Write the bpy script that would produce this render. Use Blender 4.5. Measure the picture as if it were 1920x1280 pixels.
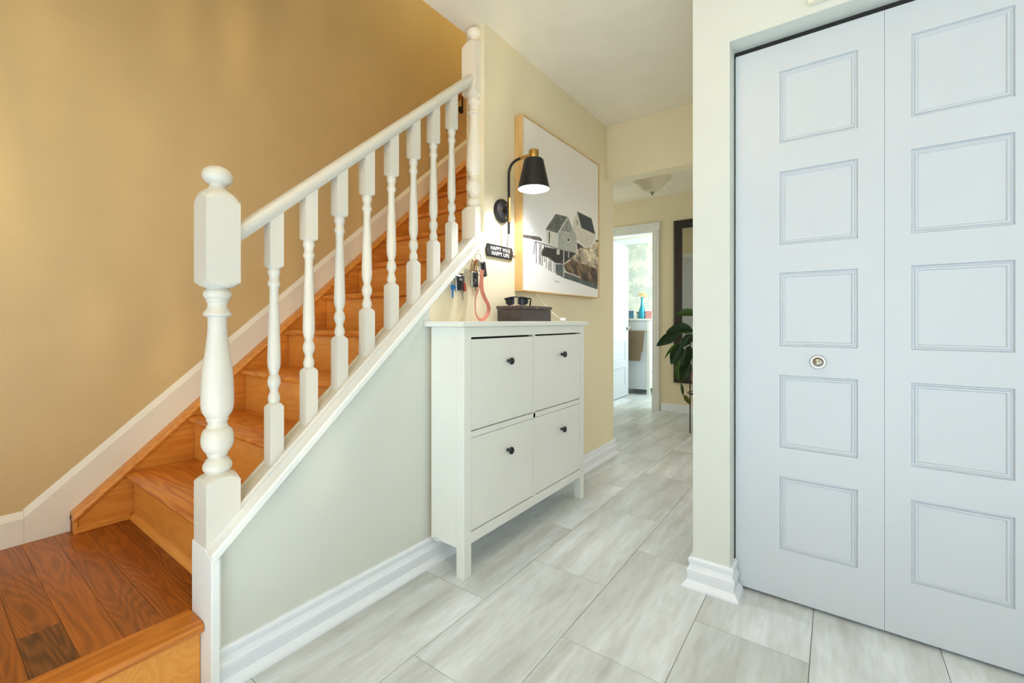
import bpy, bmesh, math, random
from mathutils import Vector, Matrix
random.seed(7)
R = math.radians
scene = bpy.context.scene
C = scene.collection
for o in list(bpy.data.objects):
    bpy.data.objects.remove(o)

# ------------------------------------------------------------------ camera
cam = bpy.data.cameras.new('camera')
cam.sensor_width = 36.0
cam.lens = 830.6 / 1920 * 36.0
cam.shift_y = -(640 - 602.6) / 1920
cam.clip_start = 0.02
cam_o = bpy.data.objects.new('camera', cam); C.objects.link(cam_o)
cam_o.location = (0, 0, 1.02)
cam_o.rotation_euler = (R(90), 0, R(36.1))
scene.camera = cam_o

# ------------------------------------------------------------------ world, exposure, daylight
scene.view_settings.view_transform = 'Standard'
scene.view_settings.look = 'None'
scene.view_settings.gamma = 1.0
scene.view_settings.use_curve_mapping = False
scene.view_settings.exposure = 0.09
# every light, added fill lights included: power (or strength) and colour
LG = {
 'sky': (0.8, (0.92, 0.92, 0.90)),
 'front': (21.0, (0.78, 0.87, 1.0)),
 'side': (10.5, (0.78, 0.84, 1.0)),
 'bath': (32.0, (0.84, 0.95, 1.0)),
 'wing': (13.0, (0.90, 1.0, 0.96)),
 'opening_fill': (3.8, (1.0, 0.93, 0.72)),
 'sun': (25.0, (0.62, 0.82, 1.0)),
 'globe': (26.0, (1.0, 0.62, 0.22)),
 'upstairs': (46.0, (0.95, 0.97, 0.60)),
 'sconce': (1.6, (0.92, 0.93, 1.0)),
}
w = bpy.data.worlds.new('sky'); scene.world = w; w.use_nodes = True
w.node_tree.nodes['Background'].inputs[0].default_value = (*LG['sky'][1], 1)
w.node_tree.nodes['Background'].inputs[1].default_value = LG['sky'][0]

def area(name, key, loc, rot, sx, sy):
    l = bpy.data.lights.new(name, 'AREA'); l.shape = 'RECTANGLE'; l.size = sx; l.size_y = sy
    l.energy, l.color = LG[key]
    o = bpy.data.objects.new(name, l); C.objects.link(o); o.location = loc; o.rotation_euler = rot
    return o
# assumed daylight through an unseen glazed front door and its sidelights (behind the camera)
area('assumed_front_daylight', 'front', (-0.10, -1.50, 0.95), (R(90), 0, 0), 2.3, 1.7)
# fill for knee wall and cabinet, from a window added in the unseen right wall
area('side_fill_light', 'side', (1.80, 0.0, 1.2), (0, R(90), 0), 1.5, 1.3)
# assumed daylight from a bathroom window, unseen and not built
area('assumed_bathroom_daylight', 'bath', (-1.12, 6.0, 1.5), (0, R(90), 0), 1.4, 1.2)
# added fill light in the hallway wing beyond the stairs, no window built
area('wing_fill_light', 'wing', (-3.42, 4.2, 1.5), (0, R(-90), 0), 1.2, 1.1)
# fill light in an added, unseen opening on the right of the hallway
area('right_opening_fill', 'opening_fill', (-0.40, 3.60, 1.15), (0, R(90), 0), 1.9, 1.8)
# sun falling through the assumed front door onto the floor behind the camera
sl = bpy.data.lights.new('sun', 'SUN'); sl.energy, sl.color = LG['sun']; sl.angle = R(1.0)
so = bpy.data.objects.new('sun', sl); C.objects.link(so); so.location = (0.5, -4, 5); so.rotation_euler = (R(42), 0, R(-5))

# added spotlight; its noise pattern imitates soft warm sun streaks on the walls
def streak_spot(name, loc, aim, power, cone, scale, lo, hi):
    l = bpy.data.lights.new(name, 'SPOT'); l.energy = power; l.color = (1.0, 0.80, 0.50); l.spot_size = R(cone); l.spot_blend = 0.7; l.shadow_soft_size = 0.06
    o = bpy.data.objects.new(name, l); C.objects.link(o); o.location = loc
    o.rotation_euler = (Vector(aim) - Vector(loc)).to_track_quat('-Z', 'Y').to_euler()
    l.use_nodes = True; nt = l.node_tree; em = nt.nodes['Emission']
    tc = nt.nodes.new('ShaderNodeTexCoord'); mp = nt.nodes.new('ShaderNodeMapping'); mp.inputs['Scale'].default_value = scale
    nz_ = nt.nodes.new('ShaderNodeTexNoise'); nz_.inputs['Scale'].default_value = 1.0; nz_.inputs['Detail'].default_value = 2.0
    mr_ = nt.nodes.new('ShaderNodeMapRange'); mr_.inputs['From Min'].default_value = lo; mr_.inputs['From Max'].default_value = hi
    nt.links.new(tc.outputs['Normal'], mp.inputs['Vector']); nt.links.new(mp.outputs[0], nz_.inputs['Vector'])
    nt.links.new(nz_.outputs['Fac'], mr_.inputs['Value']); nt.links.new(mr_.outputs[0], em.inputs['Strength'])
streak_spot('added_streak_spot', (0.35, -0.9, 0.06), (-2.4, 1.0, 2.15), 210, 60, (46, 4.5, 1), 0.50, 0.80)

# ------------------------------------------------------------------ materials
def lin(c):
    return tuple((v / 255 / 12.92) if v / 255 <= 0.04045 else ((v / 255 + 0.055) / 1.055) ** 2.4 for v in c)
def nmat(name):
    m = bpy.data.materials.new(name); m.use_nodes = True
    nt = m.node_tree; b = nt.nodes['Principled BSDF']
    return m, nt, b
def node(nt, t, **kw):
    n = nt.nodes.new(t)
    for k, v in kw.items():
        setattr(n, k, v)
    return n
def paint(name, rgb, rough=0.5, var=0.03, bump=0.0, bscale=120.0, metal=0.0, spec=0.5, nscale=6.0):
    m, nt, b = nmat(name)
    c = lin(rgb)
    tc = node(nt, 'ShaderNodeTexCoord')
    n = node(nt, 'ShaderNodeTexNoise'); n.inputs['Scale'].default_value = nscale; n.inputs['Detail'].default_value = 3
    nt.links.new(tc.outputs['Object'], n.inputs['Vector'])
    r = node(nt, 'ShaderNodeValToRGB')
    r.color_ramp.elements[0].position = 0.3; r.color_ramp.elements[1].position = 0.7
    r.color_ramp.elements[0].color = (*[max(0, v * (1 - var)) for v in c], 1)
    r.color_ramp.elements[1].color = (*[min(1, v * (1 + var)) for v in c], 1)
    nt.links.new(n.outputs['Fac'], r.inputs['Fac']); nt.links.new(r.outputs['Color'], b.inputs['Base Color'])
    b.inputs['Roughness'].default_value = rough; b.inputs['Metallic'].default_value = metal
    b.inputs['Specular IOR Level'].default_value = spec
    if bump:
        n2 = node(nt, 'ShaderNodeTexNoise'); n2.inputs['Scale'].default_value = bscale; n2.inputs['Detail'].default_value = 2
        nt.links.new(tc.outputs['Object'], n2.inputs['Vector'])
        bp = node(nt, 'ShaderNodeBump'); bp.inputs['Strength'].default_value = bump; bp.inputs['Distance'].default_value = 0.002
        nt.links.new(n2.outputs['Fac'], bp.inputs['Height']); nt.links.new(bp.outputs['Normal'], b.inputs['Normal'])
    return m
def wood(name, dark, light, grain='X', rough=0.35, fine=60.0, along=1.2, contrast=1.0, rings=True, tone=0.25, ringk=0.13, ringf=70.0):
    """oak: cathedral rings plus fine pores stretched along one axis, shifted from piece to piece"""
    m, nt, b = nmat(name)
    tc = node(nt, 'ShaderNodeTexCoord'); oi = node(nt, 'ShaderNodeObjectInfo')
    add = node(nt, 'ShaderNodeVectorMath', operation='ADD')
    mul = node(nt, 'ShaderNodeVectorMath', operation='MULTIPLY')
    comb = node(nt, 'ShaderNodeCombineXYZ')
    for i in range(3):
        nt.links.new(oi.outputs['Random'], comb.inputs[i])
    mul.inputs[1].default_value = (13.7, 9.1, 5.3)
    nt.links.new(comb.outputs[0], mul.inputs[0]); nt.links.new(mul.outputs[0], add.inputs[0])
    nt.links.new(tc.outputs['Object'], add.inputs[1])
    ax = 'XYZ'.index(grain)
    s1 = [9.0] * 3; s1[ax] = along
    s2 = [fine * 3] * 3; s2[ax] = fine * 0.06
    mp1 = node(nt, 'ShaderNodeMapping'); mp1.inputs['Scale'].default_value = s1
    mp2 = node(nt, 'ShaderNodeMapping'); mp2.inputs['Scale'].default_value = s2
    nt.links.new(add.outputs[0], mp1.inputs['Vector']); nt.links.new(add.outputs[0], mp2.inputs['Vector'])
    n1 = node(nt, 'ShaderNodeTexNoise'); n1.inputs['Scale'].default_value = 1.0; n1.inputs['Detail'].default_value = 1.5
    nt.links.new(mp1.outputs[0], n1.inputs['Vector'])
    ms = node(nt, 'ShaderNodeMath', operation='MULTIPLY'); ms.inputs[1].default_value = ringf if rings else 20.0
    nt.links.new(n1.outputs['Fac'], ms.inputs[0])
    sn = node(nt, 'ShaderNodeMath', operation='SINE'); nt.links.new(ms.outputs[0], sn.inputs[0])
    n2 = node(nt, 'ShaderNodeTexNoise'); n2.inputs['Scale'].default_value = 1.0; n2.inputs['Detail'].default_value = 4
    nt.links.new(mp2.outputs[0], n2.inputs['Vector'])
    a1 = node(nt, 'ShaderNodeMath', operation='MULTIPLY_ADD'); a1.inputs[1].default_value = ringk * contrast; a1.inputs[2].default_value = 0.5
    nt.links.new(sn.outputs[0], a1.inputs[0])
    a2 = node(nt, 'ShaderNodeMath', operation='MULTIPLY_ADD'); a2.inputs[1].default_value = 0.7 * contrast; 
    nt.links.new(n2.outputs['Fac'], a2.inputs[0]); nt.links.new(a1.outputs[0], a2.inputs[2])
    a3 = node(nt, 'ShaderNodeMath', operation='MULTIPLY_ADD'); a3.inputs[1].default_value = tone
    nt.links.new(oi.outputs['Random'], a3.inputs[0]); nt.links.new(a2.outputs[0], a3.inputs[2])
    a4 = node(nt, 'ShaderNodeMath', operation='SUBTRACT'); a4.inputs[1].default_value = 0.35 * contrast + tone * 0.5
    nt.links.new(a3.outputs[0], a4.inputs[0])
    r = node(nt, 'ShaderNodeValToRGB')
    r.color_ramp.elements[0].position = 0.2; r.color_ramp.elements[1].position = 0.8
    r.color_ramp.elements[0].color = (*lin(dark), 1); r.color_ramp.elements[1].color = (*lin(light), 1)
    nt.links.new(a4.outputs[0], r.inputs['Fac']); nt.links.new(r.outputs['Color'], b.inputs['Base Color'])
    b.inputs['Roughness'].default_value = rough
    bp = node(nt, 'ShaderNodeBump'); bp.inputs['Strength'].default_value = 0.08; bp.inputs['Distance'].default_value = 0.001
    nt.links.new(n2.outputs['Fac'], bp.inputs['Height']); nt.links.new(bp.outputs['Normal'], b.inputs['Normal'])
    return m
def tile_mat():
    m, nt, b = nmat('grey_tile')
    tc = node(nt, 'ShaderNodeTexCoord'); oi = node(nt, 'ShaderNodeObjectInfo')
    comb = node(nt, 'ShaderNodeCombineXYZ')
    for i in range(3):
        nt.links.new(oi.outputs['Random'], comb.inputs[i])
    mul = node(nt, 'ShaderNodeVectorMath', operation='MULTIPLY'); mul.inputs[1].default_value = (31.0, 47.0, 11.0)
    nt.links.new(comb.outputs[0], mul.inputs[0])
    add = node(nt, 'ShaderNodeVectorMath', operation='ADD')
    nt.links.new(mul.outputs[0], add.inputs[0]); nt.links.new(tc.outputs['Object'], add.inputs[1])
    def noise(sc, scale, detail, dist=0.0):
        mp = node(nt, 'ShaderNodeMapping'); mp.inputs['Scale'].default_value = sc
        nt.links.new(add.outputs[0], mp.inputs['Vector'])
        n = node(nt, 'ShaderNodeTexNoise'); n.inputs['Scale'].default_value = scale; n.inputs['Detail'].default_value = detail
        n.inputs['Distortion'].default_value = dist
        nt.links.new(mp.outputs[0], n.inputs['Vector']); return n
    n1 = noise((6.0, 0.55, 1), 1.5, 5, 0.5)
    n2 = noise((1.6, 0.7, 1), 2.6, 4, 0.6)
    n3 = noise((30, 5, 1), 2.0, 4)
    r1 = node(nt, 'ShaderNodeValToRGB')
    e = r1.color_ramp.elements
    e[0].position = 0.32; e[0].color = (*lin((206, 209, 206)), 1)
    e[1].position = 0.62; e[1].color = (*lin((238, 245, 248)), 1)
    nt.links.new(n1.outputs['Fac'], r1.inputs['Fac'])
    r2 = node(nt, 'ShaderNodeValToRGB')
    r2.color_ramp.elements[0].position = 0.35; r2.color_ramp.elements[0].color = (*lin((222, 224, 222)), 1)
    r2.color_ramp.elements[1].position = 0.7; r2.color_ramp.elements[1].color = (1, 1, 1, 1)
    nt.links.new(n2.outputs['Fac'], r2.inputs['Fac'])
    mx = node(nt, 'ShaderNodeMix', data_type='RGBA', blend_type='MULTIPLY'); mx.inputs['Factor'].default_value = 0.7
    nt.links.new(r1.outputs['Color'], mx.inputs['A']); nt.links.new(r2.outputs['Color'], mx.inputs['B'])
    r3 = node(nt, 'ShaderNodeValToRGB')
    r3.color_ramp.elements[0].position = 0.3; r3.color_ramp.elements[0].color = (*lin((232, 230, 224)), 1)
    r3.color_ramp.elements[1].position = 0.6; r3.color_ramp.elements[1].color = (1, 1, 1, 1)
    nt.links.new(n3.outputs['Fac'], r3.inputs['Fac'])
    m2 = node(nt, 'ShaderNodeMix', data_type='RGBA', blend_type='MULTIPLY'); m2.inputs['Factor'].default_value = 0.6
    nt.links.new(mx.outputs['Result'], m2.inputs['A']); nt.links.new(r3.outputs['Color'], m2.inputs['B'])
    nt.links.new(m2.outputs['Result'], b.inputs['Base Color'])
    b.inputs['Roughness'].default_value = 0.33
    b.inputs['Specular IOR Level'].default_value = 0.35
    return m
def emit(name, key, k=1.0):
    m, nt, b = nmat(name); s, rgb = LG[key]; s *= k
    b.inputs['Base Color'].default_value = (1, 1, 1, 1)
    b.inputs['Emission Color'].default_value = (*rgb, 1); b.inputs['Emission Strength'].default_value = s
    return m
def glassy(name, rgb, alpha=0.25, rough=0.05):
    m, nt, b = nmat(name)
    b.inputs['Base Color'].default_value = (*lin(rgb), 1); b.inputs['Roughness'].default_value = rough
    b.inputs['Alpha'].default_value = alpha
    return m

M = {}
M['wall_warm_lit'] = paint('wall_paint_warm_lit', (211, 183, 130), 0.5, 0.02, 0.05, 300)  # same paint as the hall wall, warm lamplight mixed into the colour
M['wall_pier'] = paint('cream_wall_paint', (221, 225, 216), 0.5, 0.015, 0.05, 300)
M['wall_beige'] = paint('beige_wall_paint', (234, 222, 188), 0.5, 0.015, 0.05, 300)
M['wall_cool_lit'] = paint('wall_paint_cool_lit', (214, 217, 206), 0.5, 0.015, 0.05, 300)  # hall wall paint again, with the cool daylight put into its colour
M['ceiling'] = paint('ceiling_white', (245, 237, 216), 0.8, 0.02, 0.25, 160)
M['white'] = paint('white_trim_paint', (234, 237, 232), 0.32, 0.02, 0.03, 60)
M['rail'] = paint('white_railing_paint', (213, 210, 198), 0.34, 0.02, 0.03, 60)
M['cream'] = paint('cream_trim_paint', (238, 230, 212), 0.34, 0.02, 0.03, 60)
M['bb'] = paint('white_baseboard_paint', (238, 243, 248), 0.3, 0.02)
M['door'] = paint('white_door_paint', (208, 215, 221), 0.38, 0.008)
M['cab'] = paint('off_white_lacquer', (234, 236, 228), 0.34, 0.01)
M['tile'] = tile_mat()
M['grout'] = paint('dark_joint', (92, 88, 80), 0.8, 0.1)
M['oak_x'] = wood('oak_tread', (190, 100, 22), (240, 160, 66), 'X', 0.3, contrast=0.9, ringk=0.15, ringf=80.0)
M['oak_y'] = wood('oak_nosing', (176, 96, 24), (230, 148, 58), 'Y', 0.3, contrast=0.7)
M['oak_riser'] = wood('oak_riser', (220, 138, 48), (242, 172, 82), 'X', 0.32, contrast=0.6, tone=0.1)
M['oak_stringer'] = wood('oak_stringer', (196, 112, 32), (234, 158, 66), 'Y', 0.32, contrast=0.7, tone=0.1)
M['oak_board'] = wood('oak_floor_board', (108, 52, 10), (186, 104, 30), 'X', 0.3, contrast=1.0, tone=0.25, ringk=0.10, ringf=120.0, along=1.3)
M['oak_board_dark'] = wood('dark_oak_floor_board', (70, 34, 10), (146, 84, 32), 'X', 0.3, contrast=1.0, tone=0.1, ringk=0.13, ringf=120.0, along=1.3)
M['oak_frame'] = wood('pale_oak_frame', (188, 146, 84), (226, 190, 128), 'Z', 0.45, contrast=0.7, rings=False, tone=0.05)
M['black'] = paint('matte_black_metal', (34, 33, 33), 0.42, 0.05, metal=0.3)
M['knobm'] = paint('black_knob_metal', (44, 47, 49), 0.35, 0.05, metal=0.5)
M['brass'] = paint('brushed_brass', (196, 156, 88), 0.3, 0.08, metal=1.0)
M['steel'] = paint('satin_nickel', (178, 174, 164), 0.25, 0.05, metal=1.0)
M['dark'] = paint('dark_gap', (40, 40, 38), 0.8, 0.05)
M['shadein'] = emit('lit_shade_lining', 'sconce', 2.4)
M['bulb'] = emit('lit_bulb', 'sconce', 30.0)
M['lampglass'] = emit('lit_frosted_glass', 'globe')  # glow of the assumed, unseen foyer lamp
M['fillglass_up'] = emit('lit_fill_glass', 'upstairs')  # glow of the added fill lamp above the stairs
M['leather'] = paint('dark_brown_leather', (66, 56, 52), 0.42, 0.25, 0.5, 260, nscale=40)
M['leather_lid'] = paint('brown_leather_lid', (78, 62, 56), 0.4, 0.2, 0.4, 260, nscale=30)
M['plastic_white'] = paint('white_plastic', (238, 237, 230), 0.4, 0.01)
M['sun_frame'] = paint('black_gloss_plastic', (24, 24, 30), 0.18, 0.1)
M['sun_lens'] = paint('dark_blue_lens', (28, 44, 62), 0.08, 0.3, spec=0.8, nscale=30)
M['blue_key'] = paint('blue_coated_metal', (24, 110, 178), 0.35, 0.1)
M['pink'] = paint('salmon_leather_strap', (196, 122, 98), 0.55, 0.12, nscale=30)
M['red'] = paint('dark_red_plastic', (150, 52, 40), 0.4, 0.15)
M['tan'] = paint('tan_leather', (150, 122, 84), 0.5, 0.2, nscale=40)
M['iron'] = paint('sign_black', (38, 36, 34), 0.5, 0.15)
M['letter'] = paint('sign_white', (232, 230, 222), 0.5, 0.03)
M['mirror_frame'] = paint('dark_carved_wood', (44, 31, 26), 0.45, 0.5, 1.0, 70, nscale=45)
M['mirror'] = paint('mirror_silver', (228, 228, 226), 0.02, 0.0, metal=1.0)
M['leaf'] = paint('dark_green_leaf', (42, 74, 36), 0.32, 0.3, nscale=12)
M['leaf2'] = paint('mid_green_leaf', (84, 118, 52), 0.35, 0.25, nscale=12)
M['leaf3'] = paint('yellowing_leaf', (128, 132, 58), 0.4, 0.25, nscale=12)
M['pot'] = paint('pale_terracotta', (204, 158, 138), 0.7, 0.06)
M['towel'] = paint('taupe_towel', (168, 148, 122), 0.95, 0.12, 0.8, 300, nscale=50)
M['vase'] = paint('turquoise_glass', (40, 150, 178), 0.12, 0.2, nscale=20)
M['photo_blue'] = paint('blue_picture', (92, 138, 170), 0.4, 0.35, nscale=60)
M['pink_print'] = paint('pink_floral_print', (226, 150, 148), 0.6, 0.5, nscale=90)
M['petal'] = paint('cream_petal', (244, 232, 190), 0.6, 0.06)
M['yellow'] = paint('yellow_flower_eye', (230, 190, 60), 0.6, 0.1)
M['dome'] = paint('frosted_cream_glass', (226, 216, 186), 0.35, 0.06)
M['pane'] = glassy('window_glass', (240, 246, 248), 0.08)
M['handrail_oak'] = wood('dark_oak_handrail', (120, 62, 26), (176, 100, 46), 'Y', 0.35, contrast=0.6)
def wallpaper():
    m, nt, b = nmat('palm_leaf_wallpaper')
    tc = node(nt, 'ShaderNodeTexCoord')
    v = node(nt, 'ShaderNodeTexVoronoi'); v.inputs['Scale'].default_value = 4.6; v.inputs['Randomness'].default_value = 0.9
    dn = node(nt, 'ShaderNodeTexNoise'); dn.inputs['Scale'].default_value = 9.0; dn.inputs['Detail'].default_value = 2.0
    nt.links.new(tc.outputs['Object'], dn.inputs['Vector'])
    ds = node(nt, 'ShaderNodeVectorMath', operation='MULTIPLY_ADD'); ds.inputs[1].default_value = (0.16, 0.16, 0.16)
    nt.links.new(dn.outputs['Color'], ds.inputs[0]); nt.links.new(tc.outputs['Object'], ds.inputs[2])
    nt.links.new(ds.outputs[0], v.inputs['Vector'])
    # radial frond stripes about every cell centre
    sub = node(nt, 'ShaderNodeVectorMath', operation='SUBTRACT')
    sc = node(nt, 'ShaderNodeVectorMath', operation='SCALE'); sc.inputs['Scale'].default_value = 1.0
    nt.links.new(ds.outputs[0], sub.inputs[0]); nt.links.new(v.outputs['Position'], sub.inputs[1])
    sp = node(nt, 'ShaderNodeSeparateXYZ'); nt.links.new(sub.outputs[0], sp.inputs[0])
    at = node(nt, 'ShaderNodeMath', operation='ARCTAN2'); nt.links.new(sp.outputs['Z'], at.inputs[0]); nt.links.new(sp.outputs['X'], at.inputs[1])
    ml = node(nt, 'ShaderNodeMath', operation='MULTIPLY'); ml.inputs[1].default_value = 6.5; nt.links.new(at.outputs[0], ml.inputs[0])
    sn = node(nt, 'ShaderNodeMath', operation='SINE'); nt.links.new(ml.outputs[0], sn.inputs[0])
    ab = node(nt, 'ShaderNodeMath', operation='ABSOLUTE'); nt.links.new(sn.outputs[0], ab.inputs[0])
    pw = node(nt, 'ShaderNodeMath', operation='POWER'); pw.inputs[1].default_value = 0.6; nt.links.new(ab.outputs[0], pw.inputs[0])
    rr = node(nt, 'ShaderNodeMath', operation='MULTIPLY_ADD'); rr.inputs[1].default_value = 0.55; rr.inputs[2].default_value = 0.04; nt.links.new(pw.outputs[0], rr.inputs[0])
    mm = node(nt, 'ShaderNodeMath', operation='LESS_THAN'); nt.links.new(v.outputs['Distance'], mm.inputs[0]); nt.links.new(rr.outputs[0], mm.inputs[1])
    mx = node(nt, 'ShaderNodeMix', data_type='RGBA')
    mx.inputs['A'].default_value = (*lin((236, 240, 228)), 1); mx.inputs['B'].default_value = (*lin((200, 213, 206)), 1)
    nt.links.new(mm.outputs[0], mx.inputs['Factor']); nt.links.new(mx.outputs['Result'], b.inputs['Base Color'])
    b.inputs['Roughness'].default_value = 0.7
    return m
M['wallpaper'] = wallpaper()

# ------------------------------------------------------------------ helpers
def put(o, parent=None):
    C.objects.link(o)
    if parent is not None:
        o.parent = parent
        if parent.type == 'EMPTY':
            o.matrix_parent_inverse = Matrix.Translation(-Vector(parent.location))
    return o
def empty(name, loc, label=None, cat=None, group=None, kind=None):
    o = bpy.data.objects.new(name, None); o.empty_display_size = 0.05; C.objects.link(o); o.location = loc
    tag(o, label, cat, group, kind); return o
def tag(o, label=None, cat=None, group=None, kind=None):
    if label: o['label'] = label
    if cat: o['category'] = cat
    if group: o['group'] = group
    if kind: o['kind'] = kind
    return o
def finish(bm, name, mat, parent=None, smooth=None):
    bmesh.ops.recalc_face_normals(bm, faces=bm.faces)
    me = bpy.data.meshes.new(name); bm.to_mesh(me); bm.free()
    me.materials.append(M[mat] if isinstance(mat, str) else mat)
    if smooth is not None:
        for p in me.polygons: p.use_smooth = True
        me.set_sharp_from_angle(angle=R(smooth))
    return put(bpy.data.objects.new(name, me), parent)
def add_box(bm, lo, hi, bev=0.0, seg=1):
    lo = Vector(lo); hi = Vector(hi)
    r = bmesh.ops.create_cube(bm, size=1.0, matrix=Matrix.Translation((lo + hi) / 2) @ Matrix.Diagonal((*(hi - lo), 1)))
    vs = r['verts']
    if bev:
        es = list({e for v in vs for e in v.link_edges})
        bmesh.ops.bevel(bm, geom=es, offset=bev, segments=seg, affect='EDGES', profile=0.5)
def box(name, lo, hi, mat, parent=None, bev=0.0, seg=1):
    bm = bmesh.new(); add_box(bm, lo, hi, bev, seg)
    return finish(bm, name, mat, parent)
def boxes(name, lst, mat, parent=None, bev=0.0):
    bm = bmesh.new()
    for lo, hi in lst: add_box(bm, lo, hi, bev)
    return finish(bm, name, mat, parent)
def prism(name, pts, axis, a, b, mat, parent=None, bev=0.0, smooth=None, seg=1):
    """polygon pts in the plane normal to axis (0: y,z  1: x,z  2: x,y), extruded from a to b"""
    bm = bmesh.new(); add_prism(bm, pts, axis, a, b, bev, seg)
    return finish(bm, name, mat, parent, smooth)
def P3(axis, p, t):
    return ((t, p[0], p[1]), (p[0], t, p[1]), (p[0], p[1], t))[axis]
def add_prism(bm, pts, axis, a, b, bev=0.0, seg=1):
    va = [bm.verts.new(P3(axis, p, a)) for p in pts]; vb = [bm.verts.new(P3(axis, p, b)) for p in pts]
    n = len(pts); fs = [bm.faces.new(va), bm.faces.new(vb[::-1])]
    for i in range(n):
        fs.append(bm.faces.new((va[i], vb[i], vb[(i + 1) % n], va[(i + 1) % n])))
    if bev:
        es = list({e for f in fs for e in f.edges})
        bmesh.ops.bevel(bm, geom=es, offset=bev, segments=seg, affect='EDGES', profile=0.5)
def lathe(bm, prof, mat4=None, n=32, half=None, cap=True):
    """prof (z, r) turned about z; half: square half width limiting the radius"""
    rings = []
    for z, r in prof:
        ring = []
        for i in range(n):
            a = 2 * math.pi * i / n
            rr = r
            if half: rr = min(r, half / max(abs(math.cos(a)), abs(math.sin(a))))
            co = Vector((rr * math.cos(a), rr * math.sin(a), z))
            ring.append(bm.verts.new(mat4 @ co if mat4 else co))
        rings.append(ring)
    for k in range(len(rings) - 1):
        for i in range(n):
            bm.faces.new((rings[k][i], rings[k][(i + 1) % n], rings[k + 1][(i + 1) % n], rings[k + 1][i]))
    if cap:
        bm.faces.new(rings[0][::-1]); bm.faces.new(rings[-1])
def turned(name, prof, mat, parent=None, loc=(0, 0, 0), axis=None, n=32, smooth=40, cap=True):
    m = Matrix.Translation(loc)
    if axis is not None:
        m = m @ Vector((0, 0, 1)).rotation_difference(Vector(axis)).to_matrix().to_4x4()
    bm = bmesh.new(); lathe(bm, prof, m, n, cap=cap)
    return finish(bm, name, mat, parent, smooth)
def add_tube(bm, pts, r, n=8, closed=False):
    pts = [Vector(p) for p in pts]; rings = []
    up = Vector((0.13, 0.21, 0.97)).normalized()
    m = len(pts)
    for i, p in enumerate(pts):
        a = pts[(i - 1) % m] if (closed or i > 0) else p
        b = pts[(i + 1) % m] if (closed or i < m - 1) else p
        t = (b - a).normalized()
        s = t.cross(up)
        if s.length < 0.05: s = t.cross(Vector((1, 0, 0)))
        s.normalize(); u = s.cross(t)
        rr = r[i] if isinstance(r, (list, tuple)) else r
        rings.append([bm.verts.new(p + s * rr * math.cos(2 * math.pi * k / n) + u * rr * math.sin(2 * math.pi * k / n)) for k in range(n)])
    for i in range(m if closed else m - 1):
        j = (i + 1) % m
        for k in range(n):
            bm.faces.new((rings[i][k], rings[i][(k + 1) % n], rings[j][(k + 1) % n], rings[j][k]))
    if not closed:
        bm.faces.new(rings[0][::-1]); bm.faces.new(rings[-1])
def tube(name, pts, r, mat, parent=None, n=8, closed=False):
    bm = bmesh.new(); add_tube(bm, pts, r, n, closed)
    return finish(bm, name, mat, parent, 50)
def smooth_path(pts, k=6, closed=False):
    pts = [Vector(p) for p in pts]; out = []; n = len(pts)
    for i in range(n if closed else n - 1):
        p0 = pts[(i - 1) % n] if (closed or i > 0) else pts[0]
        p1 = pts[i]; p2 = pts[(i + 1) % n]
        p3 = pts[(i + 2) % n] if (closed or i + 2 < n) else pts[-1]
        for j in range(k):
            t = j / k
            out.append(0.5 * ((2 * p1) + (p2 - p0) * t + (2 * p0 - 5 * p1 + 4 * p2 - p3) * t * t + (3 * p1 - p0 - 3 * p2 + p3) * t ** 3))
    if not closed: out.append(pts[-1])
    return out
def sweep_wall(name, prof, path, mat, parent=None, smooth=None, z=0.0):
    """profile (offset from wall, height) swept along a floor path with mitred corners; the offset points to the right of travel"""
    bm = bmesh.new(); path = [Vector((*p, 0)) for p in path]; rows = []
    for i, p in enumerate(path):
        ns = []
        if i > 0:
            d = (p - path[i - 1]).normalized(); ns.append(Vector((d.y, -d.x, 0)))
        if i < len(path) - 1:
            d = (path[i + 1] - p).normalized(); ns.append(Vector((d.y, -d.x, 0)))
        n = sum(ns, Vector()) / len(ns); n = n / max(n.length_squared, 1e-6)
        rows.append([bm.verts.new(p + n * o + Vector((0, 0, z + h))) for o, h in prof])
    k = len(prof)
    for i in range(len(rows) - 1):
        for j in range(k):
            bm.faces.new((rows[i][j], rows[i][(j + 1) % k], rows[i + 1][(j + 1) % k], rows[i + 1][j]))
    bm.faces.new(rows[0]); bm.faces.new(rows[-1][::-1])
    return finish(bm, name, mat, parent, smooth)
def slope_bar(name, prof, x, p0, p1, mat, parent=None, smooth=None):
    """profile (dx, dz) swept from (y,z) p0 to p1 with plumb cut ends"""
    bm = bmesh.new()
    a = [bm.verts.new((x + dx, p0[0], p0[1] + dz)) for dx, dz in prof]
    b = [bm.verts.new((x + dx, p1[0], p1[1] + dz)) for dx, dz in prof]
    n = len(prof); bm.faces.new(a); bm.faces.new(b[::-1])
    for i in range(n):
        bm.faces.new((a[i], a[(i + 1) % n], b[(i + 1) % n], b[i]))
    return finish(bm, name, mat, parent, smooth)

W = -1.385          # hall face of the stair wall
WI = -1.500         # stair face of the same wall
XL = -2.455         # wall on the far side of the stairs
CE = 2.48           # ceiling
YE = 5.12           # end wall of the hallway
SL = 0.905          # slope of the knee wall cap

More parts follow.
